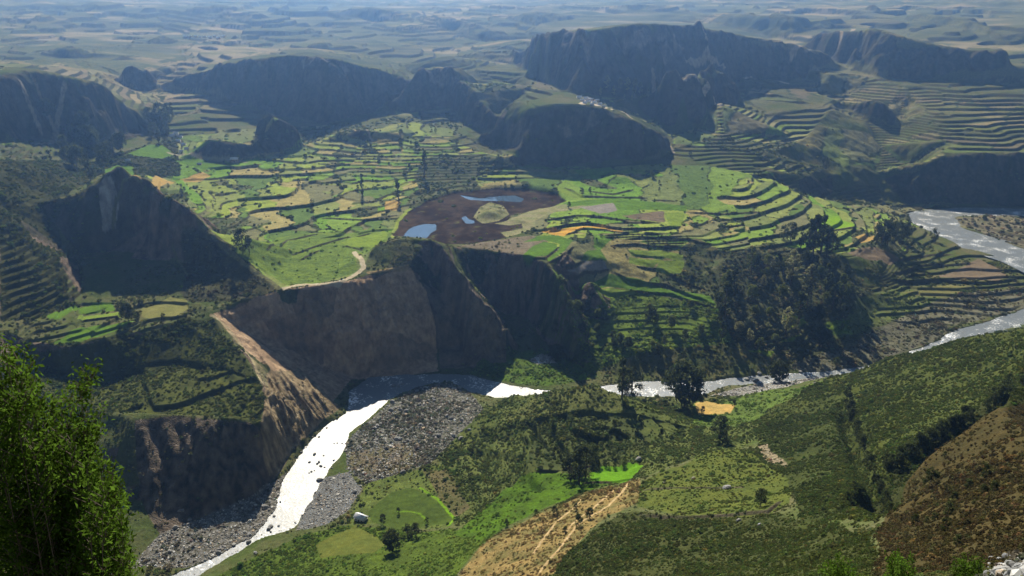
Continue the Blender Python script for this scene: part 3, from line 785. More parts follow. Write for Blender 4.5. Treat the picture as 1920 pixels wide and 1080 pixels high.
paint([(878, 700), (895, 672), (960, 652), (1020, 655), (1060, 672), (1110, 695), (1120, 706), (1040, 722), (990, 722), (920, 708)], (0.075, 0.125, 0.020), (0.055, 0.075, 0.018), 0.6, 1)
paint([(992, 676), (1012, 664), (1040, 668), (1042, 678), (1010, 682)], (0.55, 0.54, 0.50), (0.42, 0.41, 0.38), 0, 3, 3)
C[lake_m] = mix((0.022, 0.015, 0.011), (0.052, 0.037, 0.025), 0.40 + 0.7 * n1 + 0.6 * n2 + 0.3 * n3)[lake_m]
DENS_TUFT = lake_m & (n2 > 0.75)
DENS[lake_m] = 0
C[DENS_TUFT] = (0.07, 0.075, 0.03)
DENS[DENS_TUFT] = 0.15
KIND[lake_m] = 4
paint([(925, 417), (950, 412), (985, 398), (1010, 388), (1060, 384), (1100, 383), (1085, 392), (1040, 398), (1005, 412), (1003, 425), (985, 434), (950, 442), (940, 434), (980, 425), (978, 417), (955, 420)], (0.22, 0.20, 0.11), (0.16, 0.17, 0.07), 0, kind=0)
paint([(887, 408), (900, 388), (920, 378), (945, 384), (955, 400), (935, 412), (905, 418)], (0.20, 0.19, 0.10), (0.12, 0.13, 0.05), 0.08, 3, kind=0)
paint([(860, 462), (900, 455), (960, 446), (1000, 442), (1030, 452), (1000, 462), (985, 478), (930, 470)], (0.17, 0.14, 0.095), (0.13, 0.11, 0.07), 0.05, kind=0)
# the mid left grass
paint([(440, 470), (520, 438), (640, 432), (722, 424), (735, 440), (700, 470), (665, 478), (672, 508), (600, 530), (540, 534), (490, 505)], (0.125, 0.175, 0.030), (0.085, 0.125, 0.030), 0.03, 1)
# rock faces with a look of their own
WALLP = [(400, 588), (480, 556), (560, 538), (650, 526), (768, 498), (800, 545), (816, 620), (822, 695), (660, 712), (600, 790), (560, 770), (500, 690), (440, 640)]
mw = paint(WALLP, (0.42, 0.30, 0.19), (0.25, 0.175, 0.11), 0.0, kind=1, f=noise(GX / 16, GY / 16, 201) * 0.8 + 0.4 * n3)
paint([(815, 540), (850, 500), (900, 575), (945, 600), (950, 680), (860, 690), (825, 690)], (0.20, 0.155, 0.105), (0.10, 0.085, 0.06), 0.05, kind=1)
paint([(500, 700), (560, 690), (640, 765), (590, 805), (545, 850), (515, 900), (490, 850), (492, 790)], (0.30, 0.235, 0.14), (0.15, 0.115, 0.07), 0.04, kind=1, f=noise(GX / 5, GY / 5, 211) + 0.5 * n3)
paint([(395, 590), (420, 612), (470, 672), (505, 735), (500, 700), (440, 640), (410, 602)], (0.24, 0.21, 0.12), (0.14, 0.13, 0.06), 0.1, kind=1)
paint([(180, 345), (212, 338), (218, 380), (205, 425), (178, 425)], (0.36, 0.35, 0.33), (0.16, 0.155, 0.145), 0, kind=1, nz=6, f=noise(GX / 6, GY / 6, 221))
paint([(830, 455), (850, 470), (905, 540), (940, 590), (950, 600), (930, 575), (890, 545), (855, 500)], (0.12, 0.14, 0.04), (0.085, 0.095, 0.035), 0.2, 0)
paint([(1418, 838), (1440, 832), (1470, 862), (1470, 885), (1440, 868)], (0.22, 0.175, 0.115), (0.11, 0.095, 0.055), 0.12, 0, nz=4, f=n3)
paint([(1860, 1090), (1900, 1050), (1925, 1030), (1960, 1040), (1960, 1100)], (0.16, 0.155, 0.14), (0.09, 0.085, 0.07), 0.25, 3, kind=3)
C[WALLC] = mix((0.055, 0.055, 0.028), (0.085, 0.07, 0.045), 0.5 + n2)[WALLC]
DENS[WALLC & (RR[:, None] < 1100)] = 0.22
paint([(20, 645), (130, 655), (200, 634), (345, 598), (340, 690), (250, 705), (60, 715)], (0.055, 0.062, 0.02), (0.03, 0.034, 0.014), 0.7, 0, kind=0)
paint([(255, 788), (330, 778), (420, 790), (492, 802), (495, 850), (516, 897), (470, 930), (400, 962), (300, 1000), (262, 930)], (0.17, 0.135, 0.10), (0.045, 0.040, 0.028), 0.05, kind=1, f=0.7 * noise(GX / 14, GY / 14, 231) + 0.7 * noise(GX / 5, GY / 5, 232))
for pts in ([(1470, 590), (1500, 590), (1515, 610), (1480, 615)], [(1550, 605), (1590, 600), (1600, 625), (1560, 630)], [(1445, 470), (1500, 478), (1480, 492)], [(1400, 660), (1450, 655), (1445, 668)], [(1455, 640), (1500, 632), (1490, 648)]):
    paint(pts, (0.16, 0.22, 0.025), (0.10, 0.15, 0.02), 0.5, 1, nz=5)
for pts in ([(1040, 215), (1110, 208), (1130, 240), (1090, 256), (1050, 245)], [(1150, 70), (1260, 55), (1280, 95), (1200, 115)], [(930, 232), (1000, 215), (1010, 260), (950, 270)], [(1060, 70), (1120, 62), (1110, 110), (1050, 105)], [(560, 110), (660, 120), (650, 150), (570, 145)], [(790, 130), (840, 125), (850, 160), (800, 165)]):
    paint(pts, (0.20, 0.17, 0.13), (0.05, 0.05, 0.03), None, nz=14, f=0.6 * n2 + 0.8 * noise(GX / 22, GY / 22, 251), only=rock)
paint([(240, 400), (310, 405), (325, 480), (255, 485)], (0.22, 0.165, 0.12), (0.07, 0.055, 0.045), None, nz=9, f=0.6 * n2 + 0.8 * noise(GX / 9, GY / 9, 261))
paint([(345, 430), (420, 455), (505, 525), (440, 562), (350, 548), (340, 500)], (0.085, 0.085, 0.042), (0.035, 0.036, 0.018), 0.6, 3, nz=4)
paint([(690, 660), (720, 625), (800, 640), (815, 690), (700, 710)], (0.21, 0.155, 0.10), (0.30, 0.215, 0.14), None, nz=12, only=rock)
paint([(545, 548), (640, 535), (620, 600), (570, 640)], (0.15, 0.115, 0.075), (0.26, 0.19, 0.12), None, nz=9, only=rock)
paint([(500, 600), (560, 580), (610, 660), (640, 730), (570, 700)], (0.17, 0.125, 0.085), (0.30, 0.21, 0.13), None, nz=9, only=rock)
paint([(520, 545), (570, 540), (560, 565), (530, 565)], (0.07, 0.085, 0.03), (0.05, 0.06, 0.022), 0.4, 0, nz=5)
# single fields: outline, colours, look
LG, MG, DG, YE, BR, GY_ = ((0.155, 0.215, 0.030), (0.13, 0.18, 0.03)), ((0.085, 0.155, 0.018), (0.07, 0.125, 0.018)), ((0.060, 0.088, 0.016), (0.050, 0.072, 0.016)), ((0.35, 0.235, 0.075), (0.27, 0.20, 0.07)), ((0.15, 0.115, 0.075), (0.12, 0.095, 0.06)), ((0.21, 0.19, 0.165), (0.17, 0.155, 0.13))
FIELDS = [
    ([(980, 482), (1000, 462), (1020, 453), (1045, 458), (1042, 470), (1025, 483), (1000, 488)], MG, "small oval green field on the edge of the dark ravine"),
    ([(980, 455), (1010, 442), (1040, 440), (1075, 450), (1060, 472), (1030, 492), (1025, 488), (1047, 470), (1050, 458), (1020, 450)], MG, "crescent green field curving round the small oval field"),
    ([(1090, 488), (1100, 470), (1125, 468), (1138, 490)], MG, "small square dark green field above the grey ploughed plot"),
    ([(1062, 513), (1095, 491), (1133, 491), (1140, 504), (1100, 510)], GY_, "grey ploughed plot below the small square green field"),
    ([(1013, 432), (1035, 440), (1058, 443), (1075, 433), (1100, 427), (1130, 429), (1166, 437), (1168, 434), (1130, 424), (1100, 422), (1060, 427)], ((0.46, 0.26, 0.045), (0.36, 0.22, 0.05)), "orange ripe grain strip curving along a terrace wall"),
    ([(1115, 553), (1140, 540), (1200, 549), (1160, 555)], LG, "pale green wedge field above the bushy river bank"),
    ([(1070, 530), (1140, 512), (1200, 527), (1330, 556), (1345, 572), (1250, 551), (1140, 538)], MG, "long dark green terrace field above the bushy river bank"),
    ([(1178, 466), (1250, 470), (1282, 478), (1278, 490), (1250, 484), (1185, 478)], LG, "light green strip field nearest under the straw terraces"),
    ([(1180, 480), (1238, 488), (1225, 502), (1180, 494)], LG, "pale yellow green plot with a diagonal edge on its right side"),
    ([(1240, 488), (1284, 488), (1280, 512), (1255, 516), (1229, 505)], LG, "light green square plot right of the diagonal field edge"),
    ([(1165, 405), (1245, 396), (1246, 418), (1190, 413)], BR, "brown fallow plot behind the long curved terrace wall"),
    ([(1085, 389), (1150, 381), (1158, 396), (1125, 402)], GY_, "bare pale grey plot beside the green strip east of the lake bed"),
    ([(1246, 400), (1285, 398), (1278, 425), (1256, 428)], LG, "upright light green plot beside the brown fallow plot"),
    ([(1055, 381), (1140, 371), (1250, 381), (1290, 386), (1285, 396), (1160, 394), (1148, 380), (1070, 388)], MG, "long green field behind the bare grey plot"),
    ([(1040, 346), (1055, 353), (1100, 371), (1130, 374), (1080, 376), (1045, 358)], LG, "bright green curved terrace at the far end of the lake bed"),
    ([(1535, 405), (1573, 404), (1611, 425), (1557, 428)], ((0.155, 0.27, 0.016), (0.14, 0.24, 0.02)), "vivid green rectangular field behind the tall dark trees"),
    ([(1602, 443), (1620, 438), (1640, 441), (1637, 449), (1615, 452)], YE, "small round yellow field beside the trees near the river loop"),
    ([(1590, 470), (1640, 461), (1686, 486), (1670, 498), (1600, 479)], BR, "brown triangular fallow field right of the wooded slope"),
    ([(1745, 521), (1800, 501), (1835, 481), (1890, 515), (1870, 527)], BR, "wide brown field on the terrace above the river bend"),
    ([(1690, 546), (1780, 532), (1830, 540), (1770, 556)], ((0.15, 0.14, 0.05), (0.12, 0.12, 0.045)), "olive fallow field under the wide brown terrace field"),
    ([(722, 380), (738, 377), (750, 378), (748, 394), (722, 394)], YE, "small square yellow field left of the dark lake bed"),
    ([(640, 456), (665, 441), (722, 428), (727, 445), (705, 462), (660, 466)], LG, "pale green field between the butte and the lake bed"),
    ([(235, 292), (280, 271), (305, 272), (330, 290), (300, 297)], MG, "bright green triangular field in front of the far white sheds"),
    ([(180, 318), (215, 308), (250, 310), (235, 322), (200, 325)], MG, "green field behind the dark pyramid peak beside dense trees"),
    ([(245, 333), (290, 329), (328, 342), (300, 347), (265, 341)], YE, "straw yellow field just behind the dark pyramid peak"),
    ([(338, 336), (380, 323), (396, 330), (370, 339)], YE, "pale yellow lens shaped field right of the straw yellow field"),
    ([(325, 300), (370, 298), (432, 312), (380, 319)], MG, "long narrow green field beside the winding far track"),
    ([(262, 575), (300, 566), (320, 556), (350, 563), (352, 578), (330, 592), (290, 598), (265, 592)], ((0.17, 0.165, 0.055), (0.14, 0.14, 0.045)), "tan stubble field on the end of the terraced bench"),
    ([(145, 578), (175, 567), (210, 567), (216, 582), (150, 588)], MG, "dark green plot behind the round tree on the bench"),
    ([(148, 592), (230, 585), (228, 593), (145, 599)], LG, "narrow bright green strip on the terraced bench"),
    ([(90, 590), (140, 570), (150, 575), (112, 596), (90, 598)], MG, "bright green wedge plot at the back of the terraced bench"),
    ([(97, 645), (140, 616), (210, 607), (255, 599), (215, 617), (150, 641)], MG, "curved green terrace on the front edge of the bench"),
    ([(690, 960), (705, 945), (735, 922), (770, 913), (800, 925), (830, 945), (853, 970), (845, 980), (800, 984), (770, 992), (735, 990), (697, 976)], DG, "dark green heart shaped field beside the small white house"),
    ([(592, 1022), (665, 985), (700, 1002), (725, 1020), (700, 1036), (602, 1046)], ((0.095, 0.105, 0.022), (0.075, 0.09, 0.02)), "olive field on the slope just below the small white house"),
    ([(1105, 886), (1130, 872), (1185, 862), (1206, 872), (1190, 895), (1170, 905), (1110, 903)], ((0.085, 0.190, 0.010), (0.070, 0.155, 0.010)), "vivid green lawn like field next to the dark tall trees"),
    ([(1302, 758), (1325, 752), (1379, 760), (1370, 775), (1310, 778)], YE, "tan grain field among trees near the river bank"),
]
for k, (pts, (c1, c2), lab) in enumerate(FIELDS):
    paint(pts, c1, c2, 0.0, kind=20 + k, nz=0.5)


def stroke(pts, width, c1, c2, kind=None, nz=0.6):
    d, s, al = line_dist(plan(pts), GX + NX * nz, GY + NY * nz, width + 2)
    m = d < np.maximum(width, rowsp * 0.6)
    C[m] = mix(c1, c2, 0.5 + n3)[m]
    DENS[m] = 0
    if kind is not None:
        KIND[m] = kind


PATHC = ((0.40, 0.34, 0.23), (0.33, 0.28, 0.19))
stroke([(533, 541), (560, 534), (600, 532), (635, 529), (662, 517), (682, 502), (680, 490), (670, 480), (664, 473)], 3.0, *PATHC, kind=5)
stroke([(690, 511), (735, 503), (765, 497)], 2.2, (0.30, 0.22, 0.10), (0.22, 0.17, 0.08))
stroke([(1090, 195), (1105, 186), (1120, 198), (1150, 204), (1180, 222)], 6, (0.42, 0.36, 0.26), (0.3, 0.26, 0.19), kind=5)
stroke([(395, 590), (430, 618), (470, 672), (492, 718)], 1.4, (0.36, 0.31, 0.19), (0.28, 0.23, 0.13))
stroke([(315, 285), (360, 290), (410, 301), (460, 303)], 3, (0.25, 0.23, 0.15), (0.2, 0.19, 0.12), kind=5)
stroke([(787, 914), (820, 934), (853, 970), (842, 983)], 1.1, (0.13, 0.25, 0.012), (0.11, 0.20, 0.012))
stroke([(745, 957), (765, 956), (785, 961), (798, 972), (798, 980)], 0.9, (0.11, 0.19, 0.015), (0.10, 0.17, 0.015))
for pts in ([(1180, 905), (1140, 950), (1080, 990), (1040, 1040), (1010, 1075)], [(1150, 920), (1100, 965), (1060, 1000)], [(1090, 935), (1040, 985), (1000, 1040)]):
    stroke(pts, 0.9, (0.36, 0.27, 0.14), (0.28, 0.19, 0.09))
for pts in ([(120, 150), (70, 270)], [(60, 140), (110, 260)], [(40, 160), (75, 250)]):
    stroke(pts, 3.0, (0.30, 0.26, 0.20), (0.22, 0.19, 0.14), nz=3)
for pts, w in (([(1222, 168), (1245, 161), (1280, 158), (1320, 154)], 4), ([(1320, 154), (1336, 172), (1350, 196)], 4), ([(1284, 126), (1312, 122), (1342, 119), (1356, 140)], 4), ([(1312, 62), (1322, 105)], 3),
               ([(1486, 92), (1500, 90), (1510, 100)], 5), ([(1400, 139), (1445, 140), (1478, 156)], 4), ([(1255, 268), (1262, 284)], 4), ([(1575, 82), (1600, 56)], 4), ([(640, 240), (700, 262)], 2)):
    stroke(pts, w, (0.36, 0.30, 0.22), (0.24, 0.20, 0.14), nz=2)
for pts, w in (([(352, 383), (375, 420), (420, 462), (470, 500), (525, 540)], 3.0), ([(262, 340), (236, 338), (216, 378), (206, 420)], 1.6), ([(325, 470), (340, 500), (350, 518)], 1.0)):
    stroke(pts, w, (0.15, 0.15, 0.065), (0.10, 0.095, 0.045), nz=2)
C[rv] = mix((0.12, 0.115, 0.10), (0.2, 0.19, 0.17), 0.5 + n3)[rv]
DENS[rv] = 0
DENS[pond_m] = 0
C = np.clip(C, 0.008, 0.7)

# ------------------------------------------------------------------ materials
def new_mat(name):
    m = bpy.data.materials.new(name)
    m.use_nodes = True
    nt = m.node_tree
    b = nt.nodes["Principled BSDF"]
    return m, nt, b


def land_mat(name, s1, s2, amt, bump, bdist, stretch=1.0, rough=0.95):
    m, nt, b = new_mat(name)
    at_ = nt.nodes.new("ShaderNodeVertexColor")
    at_.layer_name = "albedo"
    tc = nt.nodes.new("ShaderNodeTexCoord")
    mp = nt.nodes.new("ShaderNodeMapping")
    mp.inputs["Scale"].default_value = (1, 1, stretch)
    nt.links.new(tc.outputs["Object"], mp.inputs[0])
    na = nt.nodes.new("ShaderNodeTexNoise")
    na.inputs["Scale"].default_value = s1
    na.inputs["Detail"].default_value = 6
    na.inputs["Roughness"].default_value = 0.7
    nb = nt.nodes.new("ShaderNodeTexNoise")
    nb.inputs["Scale"].default_value = s2
    nb.inputs["Detail"].default_value = 3
    for n in (na, nb):
        nt.links.new(mp.outputs[0], n.inputs["Vector"])
    mr = nt.nodes.new("ShaderNodeMapRange")
    mr.inputs[1].default_value = 0.3
    mr.inputs[2].default_value = 0.7
    mr.inputs[3].default_value = 1 - amt
    mr.inputs[4].default_value = 1 + amt
    nt.links.new(na.outputs[0], mr.inputs[0])
    mx = nt.nodes.new("ShaderNodeVectorMath")
    mx.operation = 'SCALE'
    nt.links.new(at_.outputs[0], mx.inputs[0])
    nt.links.new(mr.outputs[0], mx.inputs[3])
    nt.links.new(mx.outputs[0], b.inputs["Base Color"])
    ad = nt.nodes.new("ShaderNodeMath")
    ad.operation = 'ADD'
    nt.links.new(na.outputs[0], ad.inputs[0])
    nt.links.new(nb.outputs[0], ad.inputs[1])
    bp = nt.nodes.new("ShaderNodeBump")
    bp.inputs["Strength"].default_value = bump
    bp.inputs["Distance"].default_value = bdist
    nt.links.new(ad.outputs[0], bp.inputs["Height"])
    nt.links.new(bp.outputs[0], b.inputs["Normal"])
    b.inputs["Roughness"].default_value = rough
    b.inputs["Specular IOR Level"].default_value = 0.0
    return m


M_LAND = land_mat("grassland", 0.35, 1.1, 0.35, 0.55, 0.9)
M_FIELD = land_mat("crop field", 0.30, 1.3, 0.22, 0.35, 0.35)
M_ROCK = land_mat("rock face", 0.13, 0.8, 0.45, 1.0, 2.2, 0.75)
M_GRAVEL = land_mat("gravel", 0.8, 1.7, 0.55, 0.9, 0.9)
M_MUD = land_mat("wet mud", 0.12, 0.9, 0.25, 0.2, 0.15, rough=0.8)
M_PATH = land_mat("bare earth", 0.5, 1.5, 0.18, 0.3, 0.2)


def leaf_mat(name, c, trans=0.4, inst=False):
    m = bpy.data.materials.new(name)
    m.use_nodes = True
    nt = m.node_tree
    nt.nodes.clear()
    out = nt.nodes.new("ShaderNodeOutputMaterial")
    d, t = nt.nodes.new("ShaderNodeBsdfDiffuse"), nt.nodes.new("ShaderNodeBsdfTranslucent")
    mxs = nt.nodes.new("ShaderNodeMixShader")
    mxs.inputs[0].default_value = trans
    at_ = nt.nodes.new("ShaderNodeAttribute")
    if inst:
        at_.attribute_type = 'INSTANCER'
        at_.attribute_name = "tint"
        src = at_.outputs["Color"]
    else:
        oi = nt.nodes.new("ShaderNodeObjectInfo")
        hs = nt.nodes.new("ShaderNodeMapRange")
        hs.inputs[3].default_value = 0.7
        hs.inputs[4].default_value = 1.3
        nt.links.new(oi.outputs["Random"], hs.inputs[0])
        vm0 = nt.nodes.new("ShaderNodeVectorMath")
        vm0.operation = 'SCALE'
        vm0.inputs[0].default_value = c
        nt.links.new(hs.outputs[0], vm0.inputs[3])
        src = vm0.outputs[0]
    ge = nt.nodes.new("ShaderNodeNewGeometry")
    mr = nt.nodes.new("ShaderNodeMapRange")
    mr.inputs[3].default_value = 0.55
    mr.inputs[4].default_value = 1.45
    nt.links.new(ge.outputs["Random Per Island"], mr.inputs[0])
    vm = nt.nodes.new("ShaderNodeVectorMath")
    vm.operation = 'SCALE'
    nt.links.new(src, vm.inputs[0])
    nt.links.new(mr.outputs[0], vm.inputs[3])
    nt.links.new(vm.outputs[0], d.inputs[0])
    nt.links.new(vm.outputs[0], t.inputs[0])
    nt.links.new(d.outputs[0], mxs.inputs[1])
    nt.links.new(t.outputs[0], mxs.inputs[2])
    nt.links.new(mxs.outputs[0], out.inputs[0])
    return m


def plain_mat(name, c, rough=0.8, amt=0.2, sc=3.0, spec=0.3):
    m, nt, b = new_mat(name)
    tc = nt.nodes.new("ShaderNodeTexCoord")
    n = nt.nodes.new("ShaderNodeTexNoise")
    n.inputs["Scale"].default_value = sc
    n.inputs["Detail"].default_value = 5
    nt.links.new(tc.outputs["Object"], n.inputs["Vector"])
    mr = nt.nodes.new("ShaderNodeMapRange")
    mr.inputs[1].default_value, mr.inputs[2].default_value = 0.3, 0.7
    mr.inputs[3].default_value, mr.inputs[4].default_value = 1 - amt, 1 + amt
    nt.links.new(n.outputs[0], mr.inputs[0])
    vm = nt.nodes.new("ShaderNodeVectorMath")
    vm.operation = 'SCALE'
    vm.inputs[0].default_value = c
    nt.links.new(mr.outputs[0], vm.inputs[3])
    nt.links.new(vm.outputs[0], b.inputs["Base Color"])
    b.inputs["Roughness"].default_value = rough
    b.inputs["Specular IOR Level"].default_value = spec
    return m


def water_mat(name, c, rough, bump, sc):
    m, nt, b = new_mat(name)
    b.inputs["Base Color"].default_value = (*c, 1)
    b.inputs["Roughness"].default_value = rough
    b.inputs["IOR"].default_value = 1.33
    b.inputs["Specular IOR Level"].default_value = 0.5
    tc = nt.nodes.new("ShaderNodeTexCoord")
    n = nt.nodes.new("ShaderNodeTexNoise")
    n.inputs["Scale"].default_value = sc
    n.inputs["Detail"].default_value = 4
    nt.links.new(tc.outputs["Object"], n.inputs["Vector"])
    bp = nt.nodes.new("ShaderNodeBump")
    bp.inputs["Strength"].default_value = bump
    bp.inputs["Distance"].default_value = 0.4
    nt.links.new(n.outputs[0], bp.inputs["Height"])
    nt.links.new(bp.outputs[0], b.inputs["Normal"])
    return m


M_RIVER = water_mat("river water", (0.10, 0.115, 0.12), 0.50, 0.5, 0.3)
_nt = M_RIVER.node_tree                                  # foam on the rapids
_b = _nt.nodes["Principled BSDF"]
_b.inputs["Specular IOR Level"].default_value = 1.0
_tc = _nt.nodes.new("ShaderNodeTexCoord")
_fa, _fb = _nt.nodes.new("ShaderNodeTexNoise"), _nt.nodes.new("ShaderNodeTexNoise")
_fa.inputs["Scale"].default_value, _fb.inputs["Scale"].default_value = 0.045, 0.5
_fa.inputs["Detail"].default_value, _fb.inputs["Detail"].default_value = 3, 6
for _n in (_fa, _fb):
    _nt.links.new(_tc.outputs["Object"], _n.inputs["Vector"])
_mu = _nt.nodes.new("ShaderNodeMath")
_mu.operation = 'ADD'
_nt.links.new(_fa.outputs[0], _mu.inputs[0])
_nt.links.new(_fb.outputs[0], _mu.inputs[1])
_fr = _nt.nodes.new("ShaderNodeMapRange")
_fr.inputs[1].default_value, _fr.inputs[2].default_value = 1.10, 1.24
_nt.links.new(_mu.outputs[0], _fr.inputs[0])
_fm = _nt.nodes.new("ShaderNodeMix")
_fm.data_type = 'RGBA'
_fm.inputs[6].default_value = (0.10, 0.115, 0.12, 1)
_fm.inputs[7].default_value = (0.72, 0.74, 0.75, 1)
_nt.links.new(_fr.outputs[0], _fm.inputs[0])
_nt.links.new(_fm.outputs[2], _b.inputs["Base Color"])
M_POND = water_mat("still water", (0.05, 0.08, 0.12), 0.05, 0.04, 0.6)


def make_mesh(name, verts, faces, mat, parent=None, smooth=False):
    me = bpy.data.meshes.new(name)
    verts = np.asarray(verts, np.float32)
    faces = np.asarray(faces, np.int32)
    me.vertices.add(len(verts))
    me.vertices.foreach_set("co", verts.ravel())
    n, k = faces.shape
    me.loops.add(n * k)
    me.loops.foreach_set("vertex_index", faces.ravel())
    me.polygons.add(n)
    me.polygons.foreach_set("loop_start", np.arange(0, n * k, k, dtype=np.int32))
    me.polygons.foreach_set("loop_total", np.full(n, k, np.int32))
    if smooth:
        me.polygons.foreach_set("use_smooth", np.ones(n, bool))
    me.update(calc_edges=True)
    me.materials.append(mat)
    ob = bpy.data.objects.new(name, me)
    COL.objects.link(ob)
    if parent is not None:
        ob.parent = parent
    return ob


def tag(o, label, cat, kind=None, group=None):
    o["label"] = label
    o["category"] = cat
    if kind:
        o["kind"] = kind
    if group:
        o["group"] = group
    return o


# ------------------------------------------------------------------ the land as objects
IDX = np.arange(NR * NC).reshape(NR, NC)
FQ = np.stack([IDX[:-1, :-1], IDX[:-1, 1:], IDX[1:, 1:], IDX[1:, :-1]], -1).reshape(-1, 4)
FK = KIND[:-1, :-1].reshape(-1)
XYZ = np.stack([GX, GY, H], -1).reshape(-1, 3)
CC = C.reshape(-1, 3)


def land(name, kinds, mat, label, cat):
    f = FQ[np.isin(FK, kinds)]
    if not len(f):
        return
    u, inv = np.unique(f, return_inverse=True)
    ob = make_mesh(name, XYZ[u], inv.reshape(-1, 4), mat, smooth=True)
    ca = ob.data.color_attributes.new("albedo", 'FLOAT_COLOR', 'POINT')
    ca.data.foreach_set("color", np.concatenate([CC[u], np.ones((len(u), 1), np.float32)], 1).astype(np.float32).ravel())
    tag(ob, label, cat, "structure")
    return ob


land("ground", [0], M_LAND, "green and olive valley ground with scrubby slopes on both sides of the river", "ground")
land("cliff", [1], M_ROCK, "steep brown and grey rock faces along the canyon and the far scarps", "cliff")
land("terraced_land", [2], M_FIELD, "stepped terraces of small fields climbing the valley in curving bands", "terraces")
land("gravel_bar", [3], M_GRAVEL, "grey gravel and boulder bars beside the bright river", "gravel bar")
land("lake_bed", [4], M_MUD, "dark brown muddy lake bed round the small ponds", "lake bed")
land("path", [5], M_PATH, "pale bare earth tracks along the canyon rim and far village", "path")
for k, (pts, cs, lab) in enumerate(FIELDS):
    land("field", [20 + k], M_FIELD, lab, "field")


def strip(parts, mat, name):
    v, f = [], []
    for A, B, Z in parts:
        o = len(v)
        for a, b, z in zip(A, B, Z):
            p, q = np.array(P(*a, z)), np.array(P(*b, z))
            e = (q - p) * 0.35
            v += [p - e, q + e]
        f += [(o + 2 * i, o + 2 * i + 1, o + 2 * i + 3, o + 2 * i + 2) for i in range(len(A) - 1)]
    return make_mesh(name, v, f, mat)


tag(strip([(NB, SB, ZR), (OUT_B, INN_B, [ZL] * len(OUT_B))], M_RIVER, "river"), "bright glittering river winding through the canyon floor", "river", "structure")
for pp, lab in zip(PONDW, ("larger pale blue pond just behind the butte", "tiny white pond beside the little mound in the lake bed", "long narrow blue pond at the far side of the lake bed")):
    c = np.mean(pp, 0)
    v = [(c[0], c[1], -20.35)] + [(c[0] + (x - c[0]) * 1.25, c[1] + (y - c[1]) * 1.25, -20.35) for x, y in pp]
    n = len(pp)
    tag(make_mesh("pond", v, [(0, 1 + i, 1 + (i + 1) % n) for i in range(n)], M_POND), lab, "pond", "structure")

#@@VEG

# ------------------------------------------------------------------ vegetation
def unit(n):
    v = rng.normal(size=(n, 3))
    return v / np.linalg.norm(v, axis=1)[:, None]


def leaves(cent, size, up=0.3, aspect=0.6, normals=None):
    """leaf quads at the given centres"""
    n = len(cent)
    nr = unit(n) + np.array([0, 0, up])
    if normals is not None:
        nr = nr * 0.6 + normals
    nr /= np.linalg.norm(nr, axis=1)[:, None]
    t = np.cross(nr, unit(n))
    t /= np.maximum(np.linalg.norm(t, axis=1), 1e-6)[:, None]
    b = np.cross(nr, t)
    s = (size * (0.6 + 0.8 * rng.random(n)))[:, None]
    bend = nr * s * 0.25
    V = np.stack([cent - t * s, cent - b * s * aspect + bend, cent + t * s, cent + b * s * aspect + bend], 1).reshape(-1, 3)
    F = np.arange(4 * n).reshape(n, 4)
    return V, F


def tube(pts, rads, sides=6):
    V, F = [], []
    pts = [np.array(p, float) for p in pts]
    for i, (p, r) in enumerate(zip(pts, rads)):
        d = pts[min(i + 1, len(pts) - 1)] - pts[max(i - 1, 0)]
        d /= max(np.linalg.norm(d), 1e-9)
        a = np.cross(d, (0.31, 0.93, 0.2))
        a /= np.linalg.norm(a)
        b = np.cross(d, a)
        for k in range(sides):
            w = 2 * math.pi * k / sides
            V.append(p + (a * math.cos(w) + b * math.sin(w)) * r)
    for i in range(len(pts) - 1):
        for k in range(sides):
            F.append((i * sides + k, i * sides + (k + 1) % sides, (i + 1) * sides + (k + 1) % sides, (i + 1) * sides + k))
    return np.array(V), np.array(F)


def join(parts):
    V, F, o = [], [], 0
    for v, f in parts:
        V.append(v)
        F.append(f + o)
        o += len(v)
    return np.concatenate(V), np.concatenate(F)


M_BARK = plain_mat("bark", (0.10, 0.075, 0.05), 0.9, 0.35, 4)
M_DARKLEAF = leaf_mat("dark foliage", (0.056, 0.068, 0.022), 0.42)
M_MIDLEAF = leaf_mat("green foliage", (0.115, 0.140, 0.038), 0.45)
M_PALELEAF = leaf_mat("pale foliage", (0.23, 0.23, 0.11), 0.45)
M_SHRUB = leaf_mat("undergrowth leaves", (0.05, 0.07, 0.02), 0.42, inst=True)


# undergrowth: a small clump of leaves instanced over the slopes
def clump(nl, w, h, size, seed_up):
    u = unit(nl)
    r = 0.55 + 0.45 * rng.random(nl) ** 0.5
    c = u * r[:, None] * np.array([w, w, h])
    lump = 1 + 0.28 * np.sin(c[:, 0] * 5 + seed_up) * np.cos(c[:, 1] * 4.3 + seed_up)
    c = c * lump[:, None]
    c[:, 2] = np.abs(c[:, 2]) * 0.9 + 0.05
    nm = u * np.array([1, 1, 1.3])
    return leaves(c, size, 0.2, 0.75, nm)


PROTO = []
for k, (nl, w, h, sz) in enumerate(((80, 0.85, 0.85, 0.23), (110, 1.0, 0.7, 0.24), (75, 0.65, 1.15, 0.23), (90, 0.95, 0.6, 0.22))):
    v, f = clump(nl, w, h, sz, k * 1.7)
    me = bpy.data.meshes.new("clump")
    me.from_pydata([tuple(x) for x in v], [], [tuple(int(i) for i in x) for x in f])
    me.materials.append(M_SHRUB)
    PROTO.append(me)


